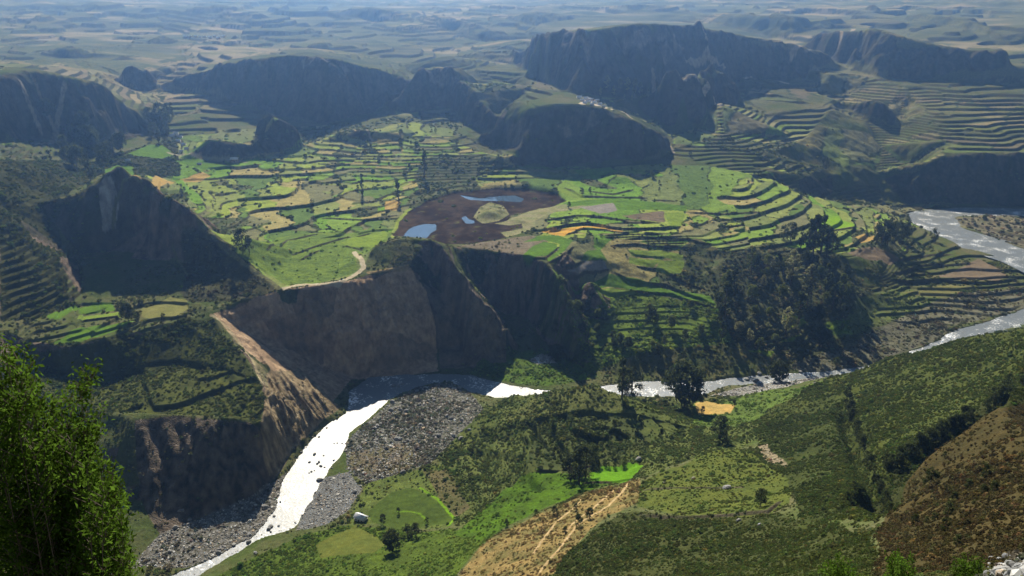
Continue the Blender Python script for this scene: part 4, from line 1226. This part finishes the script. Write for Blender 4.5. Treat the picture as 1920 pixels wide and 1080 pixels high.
def scatter(name, pts, scl, tint, label, cat):
    me = bpy.data.meshes.new(name)
    me.vertices.add(len(pts))
    me.vertices.foreach_set("co", np.asarray(pts, np.float32).ravel())
    a = me.attributes.new("size", 'FLOAT', 'POINT')
    a.data.foreach_set("value", np.asarray(scl, np.float32))
    a = me.attributes.new("tint", 'FLOAT_COLOR', 'POINT')
    a.data.foreach_set("color", np.concatenate([tint, np.ones((len(pts), 1))], 1).astype(np.float32).ravel())
    a = me.attributes.new("pick", 'INT', 'POINT')
    a.data.foreach_set("value", rng.integers(0, len(PROTO), len(pts)).astype(np.int32))
    a = me.attributes.new("turn", 'FLOAT', 'POINT')
    a.data.foreach_set("value", (rng.random(len(pts)) * 6.283).astype(np.float32))
    ob = bpy.data.objects.new(name, me)
    COL.objects.link(ob)
    ng = bpy.data.node_groups.new("scatter " + name, 'GeometryNodeTree')
    ng.interface.new_socket("Geometry", in_out='INPUT', socket_type='NodeSocketGeometry')
    ng.interface.new_socket("Geometry", in_out='OUTPUT', socket_type='NodeSocketGeometry')
    N = ng.nodes
    gi, go = N.new("NodeGroupInput"), N.new("NodeGroupOutput")
    g2i = N.new("GeometryNodeGeometryToInstance")
    for po in PROTO_OB[::-1]:
        oi = N.new("GeometryNodeObjectInfo")
        oi.inputs["Object"].default_value = po
        ng.links.new(oi.outputs["Geometry"], g2i.inputs[0])
    iop = N.new("GeometryNodeInstanceOnPoints")
    iop.inputs["Pick Instance"].default_value = True

    def attr(nm, tp):
        n = N.new("GeometryNodeInputNamedAttribute")
        n.data_type = tp
        n.inputs[0].default_value = nm
        return n.outputs[0]
    ng.links.new(gi.outputs[0], iop.inputs["Points"])
    ng.links.new(g2i.outputs[0], iop.inputs["Instance"])
    ng.links.new(attr("pick", 'INT'), iop.inputs["Instance Index"])
    cx = N.new("ShaderNodeCombineXYZ")
    ng.links.new(attr("turn", 'FLOAT'), cx.inputs[2])
    ng.links.new(cx.outputs[0], iop.inputs["Rotation"])
    ng.links.new(attr("size", 'FLOAT'), iop.inputs["Scale"])
    ng.links.new(iop.outputs[0], go.inputs[0])
    md = ob.modifiers.new("scatter", 'NODES')
    md.node_group = ng
    return tag(ob, label, cat, "stuff")


PROTO_OB = [bpy.data.objects.new("clump", me) for me in PROTO]
# choose spots: probability = density * visible share; the grid is about even in the picture
cellA = np.gradient(RR)[:, None] * (np.gradient(AZ)[None] * RR[:, None])
BS = np.interp(RR, [20, 150, 300, 600, 1000, 1600], [0.45, 0.6, 0.72, 1.0, 1.6, 2.8])[:, None] * np.ones((1, NC))
patch = np.clip(0.72 + 0.5 * fbm(GX, GY, 11, 3, 301) + 0.25 * n1 + 0.75 * fbm(GX, GY, 48, 2, 302), 0.08, 1.7)
prob = DENS * patch * cellA / (BS * BS * 2.0)
inview = (np.abs(AZ) < math.radians(43))[None] & (RR[:, None] > 24) & (RR[:, None] < 1700) & (SL < 2.5) & ~rv & ~pond_m
prob = np.where(inview, prob, 0)
ii, jj = np.nonzero(rng.random((NR, NC)) < prob)
x = GX[ii, jj] + rng.normal(size=len(ii)) * 0.4
y = GY[ii, jj] + rng.normal(size=len(ii)) * 0.4
z = sample(H, x, y) - 0.12 * BS[ii, jj]
sz = BS[ii, jj] * np.exp(rng.normal(size=len(ii)) * 0.32) * (0.9 + 0.3 * np.clip(n2[ii, jj], -1, 1) + 0.35 * fbm(x, y, 70, 2, 303))
ty = TYP[ii, jj]
base = C[ii, jj].astype(float)
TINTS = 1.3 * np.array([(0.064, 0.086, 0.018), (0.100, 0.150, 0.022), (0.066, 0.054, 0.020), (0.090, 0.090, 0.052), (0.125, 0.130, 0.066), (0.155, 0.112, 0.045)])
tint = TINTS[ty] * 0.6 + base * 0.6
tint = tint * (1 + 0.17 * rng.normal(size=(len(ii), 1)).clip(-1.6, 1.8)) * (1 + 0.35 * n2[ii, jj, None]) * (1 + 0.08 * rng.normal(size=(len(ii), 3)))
straw = rng.random(len(ii)) < 0.05
tint[straw] = tint[straw] * np.array([2.0, 1.6, 1.6])
tint = np.clip(tint, 0.012, 0.4)
print("undergrowth", len(ii), [int((ty == k).sum()) for k in range(6)])
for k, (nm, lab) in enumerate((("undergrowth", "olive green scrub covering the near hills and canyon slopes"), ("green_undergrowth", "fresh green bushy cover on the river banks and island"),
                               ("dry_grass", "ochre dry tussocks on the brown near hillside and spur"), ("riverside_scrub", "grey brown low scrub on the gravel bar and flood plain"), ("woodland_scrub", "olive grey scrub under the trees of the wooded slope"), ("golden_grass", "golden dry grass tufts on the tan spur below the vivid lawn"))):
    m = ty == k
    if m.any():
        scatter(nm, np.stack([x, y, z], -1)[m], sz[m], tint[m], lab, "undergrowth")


# trees -----------------------------------------------------------
def tree_mesh(kind, sd):
    """unit tree (height 1): trunk with limbs, crown of leaf clumps"""
    r = np.random.default_rng(sd)
    tp, cl = [], []
    if kind == "tall":
        th, cw, lo, nc, ls = 0.97, 0.15, 0.22, 34, 0.040
    elif kind == "poplar":
        th, cw, lo, nc, ls = 0.97, 0.085, 0.08, 34, 0.034
    elif kind == "broad":
        th, cw, lo, nc, ls = 0.70, 0.42, 0.26, 62, 0.062
    else:
        th, cw, lo, nc, ls = 0.80, 0.30, 0.12, 38, 0.050
    bend = r.normal(size=2) * 0.03
    axis = lambda t: np.array([bend[0] * math.sin(t * 3), bend[1] * math.sin(t * 2.5), t])
    ts = np.linspace(-0.03, th, 6)
    tp.append(tube([axis(t) for t in ts], [0.022 * (1 - 0.8 * max(t, 0)) + 0.003 for t in ts], 6))
    for c in range(nc):
        t = lo + (1 - lo) * r.random() ** 0.85
        f = (t - lo) / (1 - lo)
        prof = {"tall": math.sin(math.pi * min(1, f * 0.9 + 0.12)) ** 0.6, "poplar": math.sin(math.pi * min(1, f * 0.88 + 0.10)) ** 0.5, "broad": math.sin(math.pi * min(1, 0.12 + 0.84 * f)) ** 0.55}.get(kind, math.sin(math.pi * min(1, 0.2 + 0.75 * f)) ** 0.7)
        a, q = r.random() * 6.283, cw * prof * (0.45 + 0.6 * r.random())
        p = axis(min(t, 0.96)) + np.array([math.cos(a) * q, math.sin(a) * q, 0])
        if c % 3 == 0:
            b = axis(max(0.05, t - 0.12 - 0.2 * q))
            tp.append(tube([b, (b + p) / 2 + np.array([0, 0, 0.01]), p], [0.008, 0.005, 0.002], 4))
        rad3 = np.array([0.55, 0.55, 0.6]) * (cw * 0.42 + 0.028) * (0.7 + 0.6 * r.random())
        n = 28
        u = r.normal(size=(n, 3))
        u /= np.linalg.norm(u, axis=1)[:, None]
        cl.append(leaves(p + u * rad3 * (0.6 + 0.5 * r.random(n))[:, None], ls * 0.62, 0.2, 0.7, u))
    return join(tp), join(cl)


TREES = {}
LEAFM = {"dark": M_DARKLEAF, "mid": M_MIDLEAF, "pale": M_PALELEAF}


def tree(px, py, hpx, kind, shade, label, group=None, cat="tree", base_G=None, jitter=0):
    """a tree whose foot stands where the sight line meets the land, hpx tall in the photograph"""
    p = at(px, py, H)
    dist = math.sqrt(p[0] ** 2 + p[1] ** 2 + (p[2] - HC) ** 2)
    cosel = math.hypot(p[0], p[1]) / dist
    depth = p[1] * CP - (p[2] - HC) * SP
    h = hpx * depth / FOC / max(cosel, 0.5)
    key = (kind, shade, random.randrange(3))
    nm = {"tall": "eucalyptus_tree", "poplar": "poplar_tree", "broad": "broad_tree", "bush": "bushy_tree"}[kind]
    root = bpy.data.objects.new(nm, None)
    COL.objects.link(root)
    root.location = (p[0], p[1], p[2] - 0.1)
    w = random.uniform(0.85, 1.2)
    root.scale = (h * w, h * w, h)
    root.rotation_euler = (0, 0, random.random() * 6.28)
    tag(root, label, cat, None, group)
    if key not in TREES:
        (tv, tf), (cv, cf) = tree_mesh(kind, len(TREES) * 13 + 5)
        TREES[key] = (make_mesh("trunk", tv, tf, M_BARK, root), make_mesh("crown", cv, cf, LEAFM[shade], root))
    else:
        for o in TREES[key]:
            c = o.copy()
            COL.objects.link(c)
            c.parent = root
    return root


for px, py, h, kd, sh, lab in [
    (1166, 748, 72, "tall", "dark", "tall thin dark tree, left one of the pair on the crest before the river"),
    (1184, 742, 50, "bush", "dark", "lower bushy dark tree, right one of the pair on the crest before the river"),
    (1283, 764, 74, "broad", "dark", "large round dark tree in front of the bright river beside the tan field"),
    (1459, 716, 34, "broad", "dark", "small round dark tree standing on the near bank by the bright water strip"),
    (1350, 824, 42, "bush", "dark", "lone dark bushy tree below the tan field"),
    (1376, 764, 14, "bush", "dark", "tiny dark bush on the right end of the tan field"),
    (1317, 776, 14, "bush", "dark", "tiny dark bush at the lower left corner of the tan field"),
    (1086, 908, 66, "tall", "dark", "tall dark tree left of the vivid green lawn field"),
    (1098, 896, 56, "bush", "dark", "dark bushy tree between the tall tree and the vivid green lawn field"),
    (1068, 898, 44, "bush", "dark", "dark bushy tree on the left of the tall tree by the lawn field"),
    (1112, 870, 36, "bush", "mid", "mid green tree behind the vivid green lawn field"),
    (735, 1034, 34, "broad", "dark", "dark round tree below the small white house"),
    (780, 1008, 24, "bush", "dark", "dark bush under the lower edge of the heart shaped field"),
    (765, 1006, 22, "bush", "dark", "low dark bush left of the one under the heart shaped field"),
    (718, 984, 18, "bush", "dark", "dark bush between the white house and the heart shaped field"),
    (800, 982, 12, "bush", "dark", "small dark bush on the inner line of the heart shaped field"),
    (747, 962, 10, "bush", "dark", "tiny dark bush in the middle of the heart shaped field"),
    (241, 602, 32, "broad", "dark", "dark round tree in the middle of the terraced bench"),
    (258, 600, 16, "bush", "dark", "small dark bush beside the round tree on the bench"),
    (306, 600, 13, "bush", "dark", "dark bush at the front of the tan stubble field"),
    (220, 578, 10, "bush", "dark", "small dark bush at the back of the dark green bench plot"),
    (795, 332, 52, "poplar", "dark", "tall narrow dark tree among the striped terraces above the lake"),
    (748, 378, 42, "poplar", "dark", "narrow dark tree behind the small square yellow field"),
    (680, 366, 40, "poplar", "dark", "narrow dark tree left of the one behind the square yellow field"),
    (1546, 318, 22, "bush", "dark", "small dark tree on the scarp edge above the river loop"),
    (456, 470, 40, "bush", "dark", "dark bushy tree on the terraces right of the pyramid peak"),
    (468, 474, 28, "bush", "dark", "low dark bush beside the tree right of the pyramid peak"),
    (1690, 450, 26, "bush", "dark", "small dark tree on the green flat before the river loop"),
    (1750, 450, 22, "bush", "dark", "small dark tree nearest to the inner bank of the river loop"),
    (1568, 686, 16, "bush", "mid", "small green tree by the shore rocks near the crest"),
    (1425, 950, 30, "bush", "dark", "dark bush on the lower edge of the pale slope field"),
]:
    tree(px, py, h, kd, sh, lab)

GRP = "dark eucalyptus grove by the vivid green field"
for px, py, h in ((1512, 478, 66), (1524, 482, 78), (1538, 476, 70), (1550, 482, 52), (1500, 470, 44), (1482, 452, 34), (1470, 448, 26), (1560, 470, 36), (1528, 466, 60)):
    tree(px, py, h, "tall" if h > 40 else "bush", "dark", "dark tall tree in the grove beside the vivid green rectangular field", GRP)
for px, py, h in ((1652, 456, 44), (1664, 460, 50), (1676, 458, 42), (1688, 456, 36), (1644, 452, 30), (1700, 442, 30)):
    tree(px, py, h, "bush", "dark", "dark tree in the clump right of the small round yellow field", "dark clump right of the yellow field")
for k in range(64):
    px = 1355 + 245 * random.random()
    py = 480 + 185 * random.random()
    if (px - 1480) ** 2 / 130 ** 2 + (py - 565) ** 2 / 98 ** 2 > 1:
        continue
    sh = random.choices(["dark", "mid", "pale"], [0.2, 0.45, 0.35])[0]
    tall = random.random() < 0.12
    col_lab = {"dark": "dark green", "mid": "olive green", "pale": "pale grey green"}[sh]
    tree(px, py, random.uniform(44, 70) if tall else random.uniform(14, 26), "tall" if tall else random.choice(["bush", "broad"]), sh,
         ("tall " if tall else "rounded ") + col_lab + " tree in the wood on the slope above the right river bend", "trees of the wood above the river bend")
for px, py, h in ((1358, 600, 70), (1362, 560, 46), (1352, 640, 40), (1520, 560, 66), (1545, 555, 60), (1560, 580, 48), (1580, 540, 44), (1455, 525, 50)):
    tree(px, py, h, "tall", "dark", "very tall dark tree standing out of the wood above the right river bend", "tall dark trees of the wood above the river bend")
for k in range(30):
    px, py = 1030 + 320 * random.random(), 560 + 118 * random.random()
    sh = random.choices(["dark", "mid"], [0.6, 0.4])[0]
    tree(px, py, random.uniform(12, 26), random.choice(["bush", "broad"]), sh, ("dark" if sh == "dark" else "olive green") + " bushy tree on the terraced bank above the shaded bend", "bushy trees on the terraced river bank")
for k in range(34):
    px, py = random.gauss(165, 34), random.gauss(282, 26)
    tree(px, py, random.uniform(20, 40), random.choice(["bush", "broad", "tall"]), "dark", "dark tree in the grove under the far left cliffs", "dark grove under the left cliffs")
for k in range(16):
    px, py = random.gauss(300, 12), random.gauss(236, 16)
    tree(px, py, random.uniform(18, 32), random.choice(["bush", "tall"]), "dark", "dark tree in the clump between the left cliffs and the far white sheds", "dark clump beside the far white sheds")
for px, py, h in ((1138, 172, 30), (1150, 182, 22), (1162, 172, 26), (1176, 176, 30), (1190, 182, 34), (1200, 180, 26), (1215, 186, 20), (1125, 182, 18), (1170, 190, 14), (1185, 192, 14)):
    tree(px, py, h, "tall", "pale", "pale sunlit tall tree beside the far village under the great mesa", "sunlit trees beside the far village")
for k in range(60):
    px, py = 330 + 1000 * random.random(), 240 + 150 * random.random()
    if 735 < px < 1065 and py > 340:
        continue
    tree(px, py, random.uniform(6, 13), "bush", random.choice(["dark", "dark", "mid"]), "small dark tree dotted along the far terraced fields", "small trees dotted over the far terraces")
for px, py, h in ((1742, 912, 34), (1845, 896, 26), (1814, 920, 22), (1843, 926, 18), (1862, 924, 22), (1776, 966, 24), (1788, 940, 18), (1752, 976, 14), (1714, 984, 20), (1772, 996, 26), (1888, 948, 10), (1792, 1024, 22), (1770, 858, 12), (1736, 980, 12)):
    tree(px, py, h, "bush", "dark", "dark shrub dotted on the dry ochre hillside", "dark shrubs on the ochre hillside", cat="shrub")
for px, py, h in ((1040, 968, 18), (1005, 968, 12), (1085, 986, 20), (1105, 972, 18), (1060, 1000, 12), (950, 986, 12), (1080, 958, 14)):
    tree(px, py, h, "bush", "dark", "dark shrub dotted on the tan grassy spur", "dark shrubs on the tan spur", cat="shrub")


for k in range(34):
    a = k / 33
    px = float(np.interp(a, [0, 0.15, 0.35, 0.6, 0.8, 1], [1588, 1592, 1608, 1630, 1648, 1665])) + random.gauss(0, 3)
    tree(px, 748 + 212 * a + random.gauss(0, 3), random.uniform(12, 24), "bush", "dark", "dark shrub in the narrow gully running down the right slope", "dark shrubs filling the gully", cat="shrub")
for k in range(30):
    a = random.random()
    tree(1660 + 255 * a + random.gauss(0, 5), 882 - 165 * a + random.gauss(0, 6), random.uniform(14, 28), random.choice(["bush", "broad"]), "dark", "dark shrub along the shaded dip behind the ochre hillside", "dark shrubs in the dip behind the ochre hillside", cat="shrub")
for k in range(26):
    a = random.random()
    px = 1000 + 170 * a
    tree(px, random.choice([800, 820, 838, 858, 874]) + random.gauss(0, 2), random.uniform(8, 15), "bush", random.choice(["dark", "mid"]), "small bush on the stepped ledges of the near hill", "small bushes on the near hill ledges", cat="shrub")
# the leafy bush by the view point -----------------------------------
M_BUSHLEAF = leaf_mat("fresh leaves", (0.085, 0.150, 0.016), 0.5)


def near_bush(name, label, shoots, dist, leaf, per_m, cat="bush"):
    """shoots: (px, py) of each tip; the stems spring from the ground below the picture"""
    root = bpy.data.objects.new(name, None)
    COL.objects.link(root)
    bx = np.mean([s[0] for s in shoots])
    d = ray(bx, 1500)
    hd = math.hypot(d[0], d[1])
    foot = np.array([d[0] / hd * dist, d[1] / hd * dist, 0])
    foot[2] = float(sample(H, foot[0:1], foot[1:2])[0]) - 0.05
    root.location = foot
    tag(root, label, cat)
    stems, lv = [], []
    for px, py, *dd in shoots:
        dloc = dist + (dd[0] if dd else 0) + random.gauss(0, 0.35)
        d = np.array(ray(px, py))
        tip = np.array([0, 0, HC]) + d * (dloc / math.hypot(d[0], d[1]))
        tip = tip - foot
        b = np.array([tip[0] * 0.25 + random.gauss(0, 0.12), tip[1] * 0.25 + random.gauss(0, 0.12), 0])
        m = b * 0.35 + tip * 0.65 + np.array([0, 0, 0.10 * tip[2]]) * 0.3
        ts = np.linspace(0, 1, 9)
        path = [(1 - t) ** 2 * b + 2 * t * (1 - t) * m + t * t * tip for t in ts]
        stems.append(tube(path, [0.012 * (1 - 0.85 * t) for t in ts], 4))
        Ls = np.linalg.norm(tip - b)
        nb = int(9 * min(Ls, 3.2))
        for k in range(nb):
            t = 1 - (random.random() ** 1.2) * min(1, 2.6 / max(Ls, 0.1))
            p0 = (1 - t) ** 2 * b + 2 * t * (1 - t) * m + t * t * tip
            a = random.random() * 6.283
            ln = (0.10 + 0.34 * (1 - t) ** 0.6) * random.uniform(0.6, 1.2)
            p1 = p0 + np.array([math.cos(a) * 0.6, math.sin(a) * 0.6, 0.75]) * ln
            stems.append(tube([p0, (p0 + p1) / 2, p1], [0.004, 0.003, 0.0015], 3))
            n = max(6, int(per_m * ln))
            s = rng.random(n)[:, None]
            c = p0 + (p1 - p0) * s + rng.normal(size=(n, 3)) * 0.034
            lv.append(leaves(c, leaf, 0.4, 0.42))
        n = 12
        s = 1 - rng.random(n)[:, None] * 0.18
        c = b + (tip - b) * s + rng.normal(size=(n, 3)) * 0.015
        lv.append(leaves(c, leaf * 0.9, 0.4, 0.42))
    v, f = join(stems)
    make_mesh("stems", v, f, M_BARK, root)
    v, f = join(lv)
    make_mesh("foliage", v, f, M_BUSHLEAF, root)
    return root


tips = [(8, 640), (46, 655), (160, 690), (20, 690), (60, 720), (95, 760), (130, 750), (24, 655), (34, 672), (150, 700), (170, 705), (112, 735), (0, 700), (-30, 660), (-60, 700), (150, 720)]
for k in range(92):
    px = -90 + 340 * random.random()
    top = float(np.interp(px, [-100, 0, 40, 90, 130, 160, 200, 235, 260], [690, 695, 705, 750, 745, 775, 850, 915, 1000]))
    py = top + (1130 - top) * random.random() ** 1.15
    tips.append((px, py, 0.9 * random.random() - 0.5))
near_bush("leafy_bush", "bright green leafy bush filling the lower left corner close by", tips, 6.2, 0.021, 95)
for px, py, lab in ((1570, 1050, "blurred green bush at the lower edge, left one of three"), (1685, 1038, "round green bush at the lower edge before the ochre hillside"), (1808, 1046, "small yellow green bush at the lower edge beside the pale rocks")):
    tp = [(px + random.gauss(0, 17), py + abs(random.gauss(0, 16))) for _ in range(16)] + [(px, py - 8)]
    near_bush("small_bush", lab, tp, 17 + random.random() * 3, 0.036, 55)

# ------------------------------------------------------------------ stones
M_STONE = plain_mat("river stone", (0.20, 0.195, 0.18), 0.85, 0.35, 1.2)
M_STONE_I = leaf_mat("loose stones", (0.3, 0.29, 0.27), 0.0, inst=True)


def stone_mesh(name, sd, mat, sub=2):
    r = np.random.default_rng(sd)
    bm = bmesh.new()
    bmesh.ops.create_icosphere(bm, subdivisions=sub, radius=1)
    ax = r.normal(size=(9, 3))
    ax /= np.linalg.norm(ax, axis=1)[:, None]
    cut = 0.62 + 0.3 * r.random(9)
    sc = np.array([1, 0.75 + 0.2 * r.random(), 0.6 + 0.15 * r.random()])
    for v in bm.verts:
        p = np.array(v.co)
        for a, c in zip(ax, cut):
            k = p @ a
            if k > c:
                p = p - a * (k - c) * 0.9
        v.co = p * sc
    me = bpy.data.meshes.new(name)
    bm.to_mesh(me)
    bm.free()
    me.materials.append(mat)
    return me


PROTO_OB = [bpy.data.objects.new("stone", stone_mesh("stone", 40 + k, M_STONE_I, 1)) for k in range(4)]
gm = (KIND == 3) & ~rv & (RR[:, None] < 1000)
gden = 0.42 * np.clip(0.7 + 0.8 * fbm(GX, GY, 13, 3, 411), 0.05, 1.6)
shal = rv & (blur(blur(rv.astype(float), 3, 0), 3, 1) < 0.93) & (RR[:, None] < 760)
gden = np.where(shal, 0.10 * np.clip(fbm(GX, GY, 9, 2, 421) * 2.5, 0, 1), np.where(gm, gden, 0))
GS = np.interp(RR, [300, 600, 1000], [0.45, 0.62, 0.9])[:, None] * np.ones((1, NC))
ii, jj = np.nonzero(rng.random((NR, NC)) < np.where((np.abs(AZ) < math.radians(43))[None], gden * cellA / (GS * GS * 2.2), 0))
x, y = GX[ii, jj] + rng.normal(size=len(ii)) * 0.3, GY[ii, jj] + rng.normal(size=len(ii)) * 0.3
z = sample(H, x, y)
z = np.where(rv[ii, jj], np.maximum(z, zwat[ii, jj] - 0.15), z)
szs = GS[ii, jj] * np.exp(rng.normal(size=len(ii)) * 0.45)
tn = np.array([0.22, 0.212, 0.19]) * (1 + 0.45 * rng.normal(size=(len(ii), 1)).clip(-1.5, 1.8))
tn[rng.random(len(ii)) < 0.12] *= np.array([1.15, 0.95, 0.75])
print("stones", len(ii))
scatter("gravel", np.stack([x, y, z], -1), szs, np.clip(tn, 0.03, 0.65), "grey and tan stones strewn over the bars by the river", "gravel")

STONES = [stone_mesh("boulder", 70 + k, M_STONE) for k in range(5)]


def boulder(px, py, wpx, label, group=None):
    p = at(px, py, H)
    depth = p[1] * CP - (p[2] - HC) * SP
    s = wpx * depth / FOC / 2
    o = bpy.data.objects.new("boulder", random.choice(STONES))
    COL.objects.link(o)
    o.location = (p[0], p[1], max(p[2], float(sample(zwat, np.array([p[0]]), np.array([p[1]]))[0]) if rv[min(NR - 1, np.searchsorted(RR, math.hypot(p[0], p[1]))), min(NC - 1, np.searchsorted(AZ, math.atan2(p[0], p[1])))] else p[2]) + s * 0.15)
    o.scale = (s, s, s)
    o.rotation_euler = (random.uniform(-.2, .2), random.uniform(-.2, .2), random.random() * 6.28)
    tag(o, label, "boulder", None, group)


for px, py, w, lab in ((600, 903, 14, "dark boulder alone at the water edge above the smooth gravel spit"), (665, 922, 12, "pale boulder on the bank at the top of the gravel spit"), (755, 886, 12, "pale boulder on the grassy edge of the boulder bar"),
                       (590, 855, 8, "small dark boulder standing in the white water below the spur"), (1245, 906, 6, "small pale stone on the edge of the brown spur"), (1300, 898, 10, "small white stone on the pale slope field, upper one"),
                       (1363, 916, 18, "flat pale stone in the middle of the pale slope field"), (1385, 977, 12, "white stone under the hedge of the pale slope field"), (1425, 985, 10, "tan stone beside the white stone under the hedge"), (1197, 862, 14, "tan boulder at the upper corner of the vivid green lawn field"),
                       (720, 862, 6, "grey stone in the shallows beside the boulder bar")):
    boulder(px, py, w, lab)
for k in range(10):
    boulder(random.uniform(998, 1040), random.uniform(666, 680), random.uniform(5, 13), "pale boulder in the pale pile on the bushy river island", "white boulders on the river island")
for k in range(26):
    boulder(random.uniform(560, 680), random.uniform(800, 900), random.uniform(3, 7), "small dark boulder standing in the bright shallow river", "boulders in the shallow river")
for k in range(40):
    boulder(random.uniform(700, 880), random.uniform(722, 830), random.uniform(6, 12), "grey boulder lying on the boulder bar inside the river bend", "boulders on the river bar")
for k in range(26):
    boulder(random.uniform(300, 530), random.uniform(930, 1040), random.uniform(5, 11), "grey boulder on the gravel under the dark left cliff", "boulders under the left cliff")
for k in range(16):
    boulder(random.uniform(1400, 1545), random.uniform(690, 722), random.uniform(5, 11), "pale boulder on the shore beside the bright water strip", "boulders on the right shore")
for k in range(34):
    boulder(random.uniform(1850, 1925), random.uniform(1045, 1085), random.uniform(8, 24), "pale rough rock in the outcrop at the lower right corner", "rocks of the lower right outcrop")

# ------------------------------------------------------------------ houses
M_WALL = plain_mat("white wash wall", (0.62, 0.60, 0.55), 0.9, 0.15, 2)
M_ADOBE = plain_mat("adobe wall", (0.36, 0.27, 0.18), 0.9, 0.2, 2)
M_TIN = plain_mat("tin roof", (0.60, 0.61, 0.63), 0.45, 0.2, 1.5, 0.5)
M_DARK = plain_mat("dark wood", (0.04, 0.03, 0.025), 0.8, 0.2, 3)


def box(x0, x1, y0, y1, z0, z1):
    v = [(x, y, z) for z in (z0, z1) for y in (y0, y1) for x in (x0, x1)]
    return np.array(v, float), np.array([(0, 2, 3, 1), (4, 5, 7, 6), (0, 1, 5, 4), (2, 6, 7, 3), (0, 4, 6, 2), (1, 3, 7, 5)])


def house(px, py, wpx, label, rot=0.0, wall=None, group=None, cat="house", detail=True, name="small_house", roof=None):
    p = at(px, py, H)
    depth = p[1] * CP - (p[2] - HC) * SP
    w = wpx * depth / FOC
    d, h, t = w * 0.62, w * 0.34, w * 0.20
    root = bpy.data.objects.new(name, None)
    COL.objects.link(root)
    root.location = (p[0], p[1], p[2] - 0.1 * h)
    root.rotation_euler = (0, 0, rot)
    tag(root, label, cat, None, group)
    wv, wf = box(-w / 2, w / 2, -d / 2, d / 2, -h, h)
    make_mesh("wall", wv, wf, wall or M_WALL, root)
    bm = bmesh.new()
    for sgn in (-1, 1):
        x = sgn * w / 2
        a = [bm.verts.new(c) for c in ((x, -d / 2, h), (x, d / 2, h), (x, 0, h + t))]
        bm.faces.new(a)
    me = bpy.data.meshes.new("gable")
    bm.to_mesh(me)
    bm.free()
    me.materials.append(wall or M_WALL)
    g = bpy.data.objects.new("gable", me)
    COL.objects.link(g)
    g.parent = root
    o, e, th = w * 0.05, d * 0.08, w * 0.02
    rv_, rf = [], []
    for sgn in (-1, 1):
        b = len(rv_)
        ey = sgn * (d / 2 + e)
        ez = h - t * e / (d / 2)
        for zz in (0.004 * w, 0.004 * w + th):
            rv_ += [(-w / 2 - o, ey, ez + zz), (w / 2 + o, ey, ez + zz), (w / 2 + o, 0, h + t + zz), (-w / 2 - o, 0, h + t + zz)]
        rf += [(b, b + 1, b + 2, b + 3), (b + 4, b + 5, b + 6, b + 7), (b, b + 1, b + 5, b + 4), (b + 1, b + 2, b + 6, b + 5), (b + 3, b, b + 4, b + 7)]
    make_mesh("roof", rv_, rf, roof or M_TIN, root)
    if detail:
        make_mesh("door", *box(-w * 0.06, w * 0.06, -d / 2 - 0.012 * w, -d / 2, -h * 0.2, h * 0.6), M_DARK, root)
        for sx in (-0.3, 0.3):
            make_mesh("window", *box(w * (sx - 0.06), w * (sx + 0.06), -d / 2 - 0.010 * w, -d / 2, h * 0.25, h * 0.65), M_DARK, root)
    return root


house(677, 974, 22, "small white house with a pale tin roof beside the heart shaped field", -0.5)
house(240, 303, 9, "tiny white house among fields behind the dark pyramid peak", 0.3)
house(374, 309, 8, "tiny low adobe hut on the bank by the far winding track", 0.2, M_ADOBE)
house(440, 302, 14, "low tan adobe shed at the end of the far winding track", 0.1, M_ADOBE)
for k, (px, py) in enumerate(((322, 256), (330, 252), (338, 258), (334, 266), (344, 272), (350, 280), (340, 285))):
    house(px, py, random.uniform(7, 12), "low pale shed in the cluster beside the bright green triangular field", random.uniform(-.5, .5), group="pale sheds beyond the pyramid peak", cat="shed", detail=False, name="shed")
for k, (px, py) in enumerate(((1086, 184), (1092, 190), (1098, 186), (1103, 192), (1108, 188), (1114, 194), (1119, 190), (1124, 197), (1096, 194), (1110, 197), (1132, 200))):
    house(px, py, random.uniform(6, 10), "pale house in the far village on the ledge under the great mesa", random.uniform(-.6, .6), wall=random.choice([M_WALL, M_ADOBE]), group="houses of the far village", detail=False, name="village_house")
for k in range(9):
    house(348 + 9 * k + random.uniform(-2, 2), 71 + random.uniform(-2, 2), random.uniform(5, 8), "tiny house in the hamlet on the hazy far plain", random.uniform(-.6, .6), wall=M_ADOBE, group="houses of the hazy hamlet", detail=False, name="village_house")

# ------------------------------------------------------------------ haze
def haze_box():
    lo, hi = (-10200, -60, float(H.min()) - 25), (10200, 14400, max(float(H.max()), 320) + 30)
    bm = bmesh.new()
    bmesh.ops.create_cube(bm, size=1)
    for v in bm.verts:
        v.co = [lo[i] if v.co[i] < 0 else hi[i] for i in range(3)]
    me = bpy.data.meshes.new("haze")
    bm.to_mesh(me)
    bm.free()
    ob = bpy.data.objects.new("haze", me)
    COL.objects.link(ob)
    m = bpy.data.materials.new("haze")
    m.use_nodes = True
    nt = m.node_tree
    nt.nodes.clear()
    out = nt.nodes.new("ShaderNodeOutputMaterial")
    pv = nt.nodes.new("ShaderNodeVolumePrincipled")
    pv.inputs["Color"].default_value = HAZE_COLOR
    pv.inputs["Density"].default_value = HAZE_DENSITY
    pv.inputs["Anisotropy"].default_value = 0.82
    pv.inputs["Absorption Color"].default_value = (1, 1, 1, 1)
    nt.links.new(pv.outputs[0], out.inputs["Volume"])
    me.materials.append(m)
    tag(ob, "pale blue haze hanging in the air over the whole valley", "haze", "stuff")


haze_box()
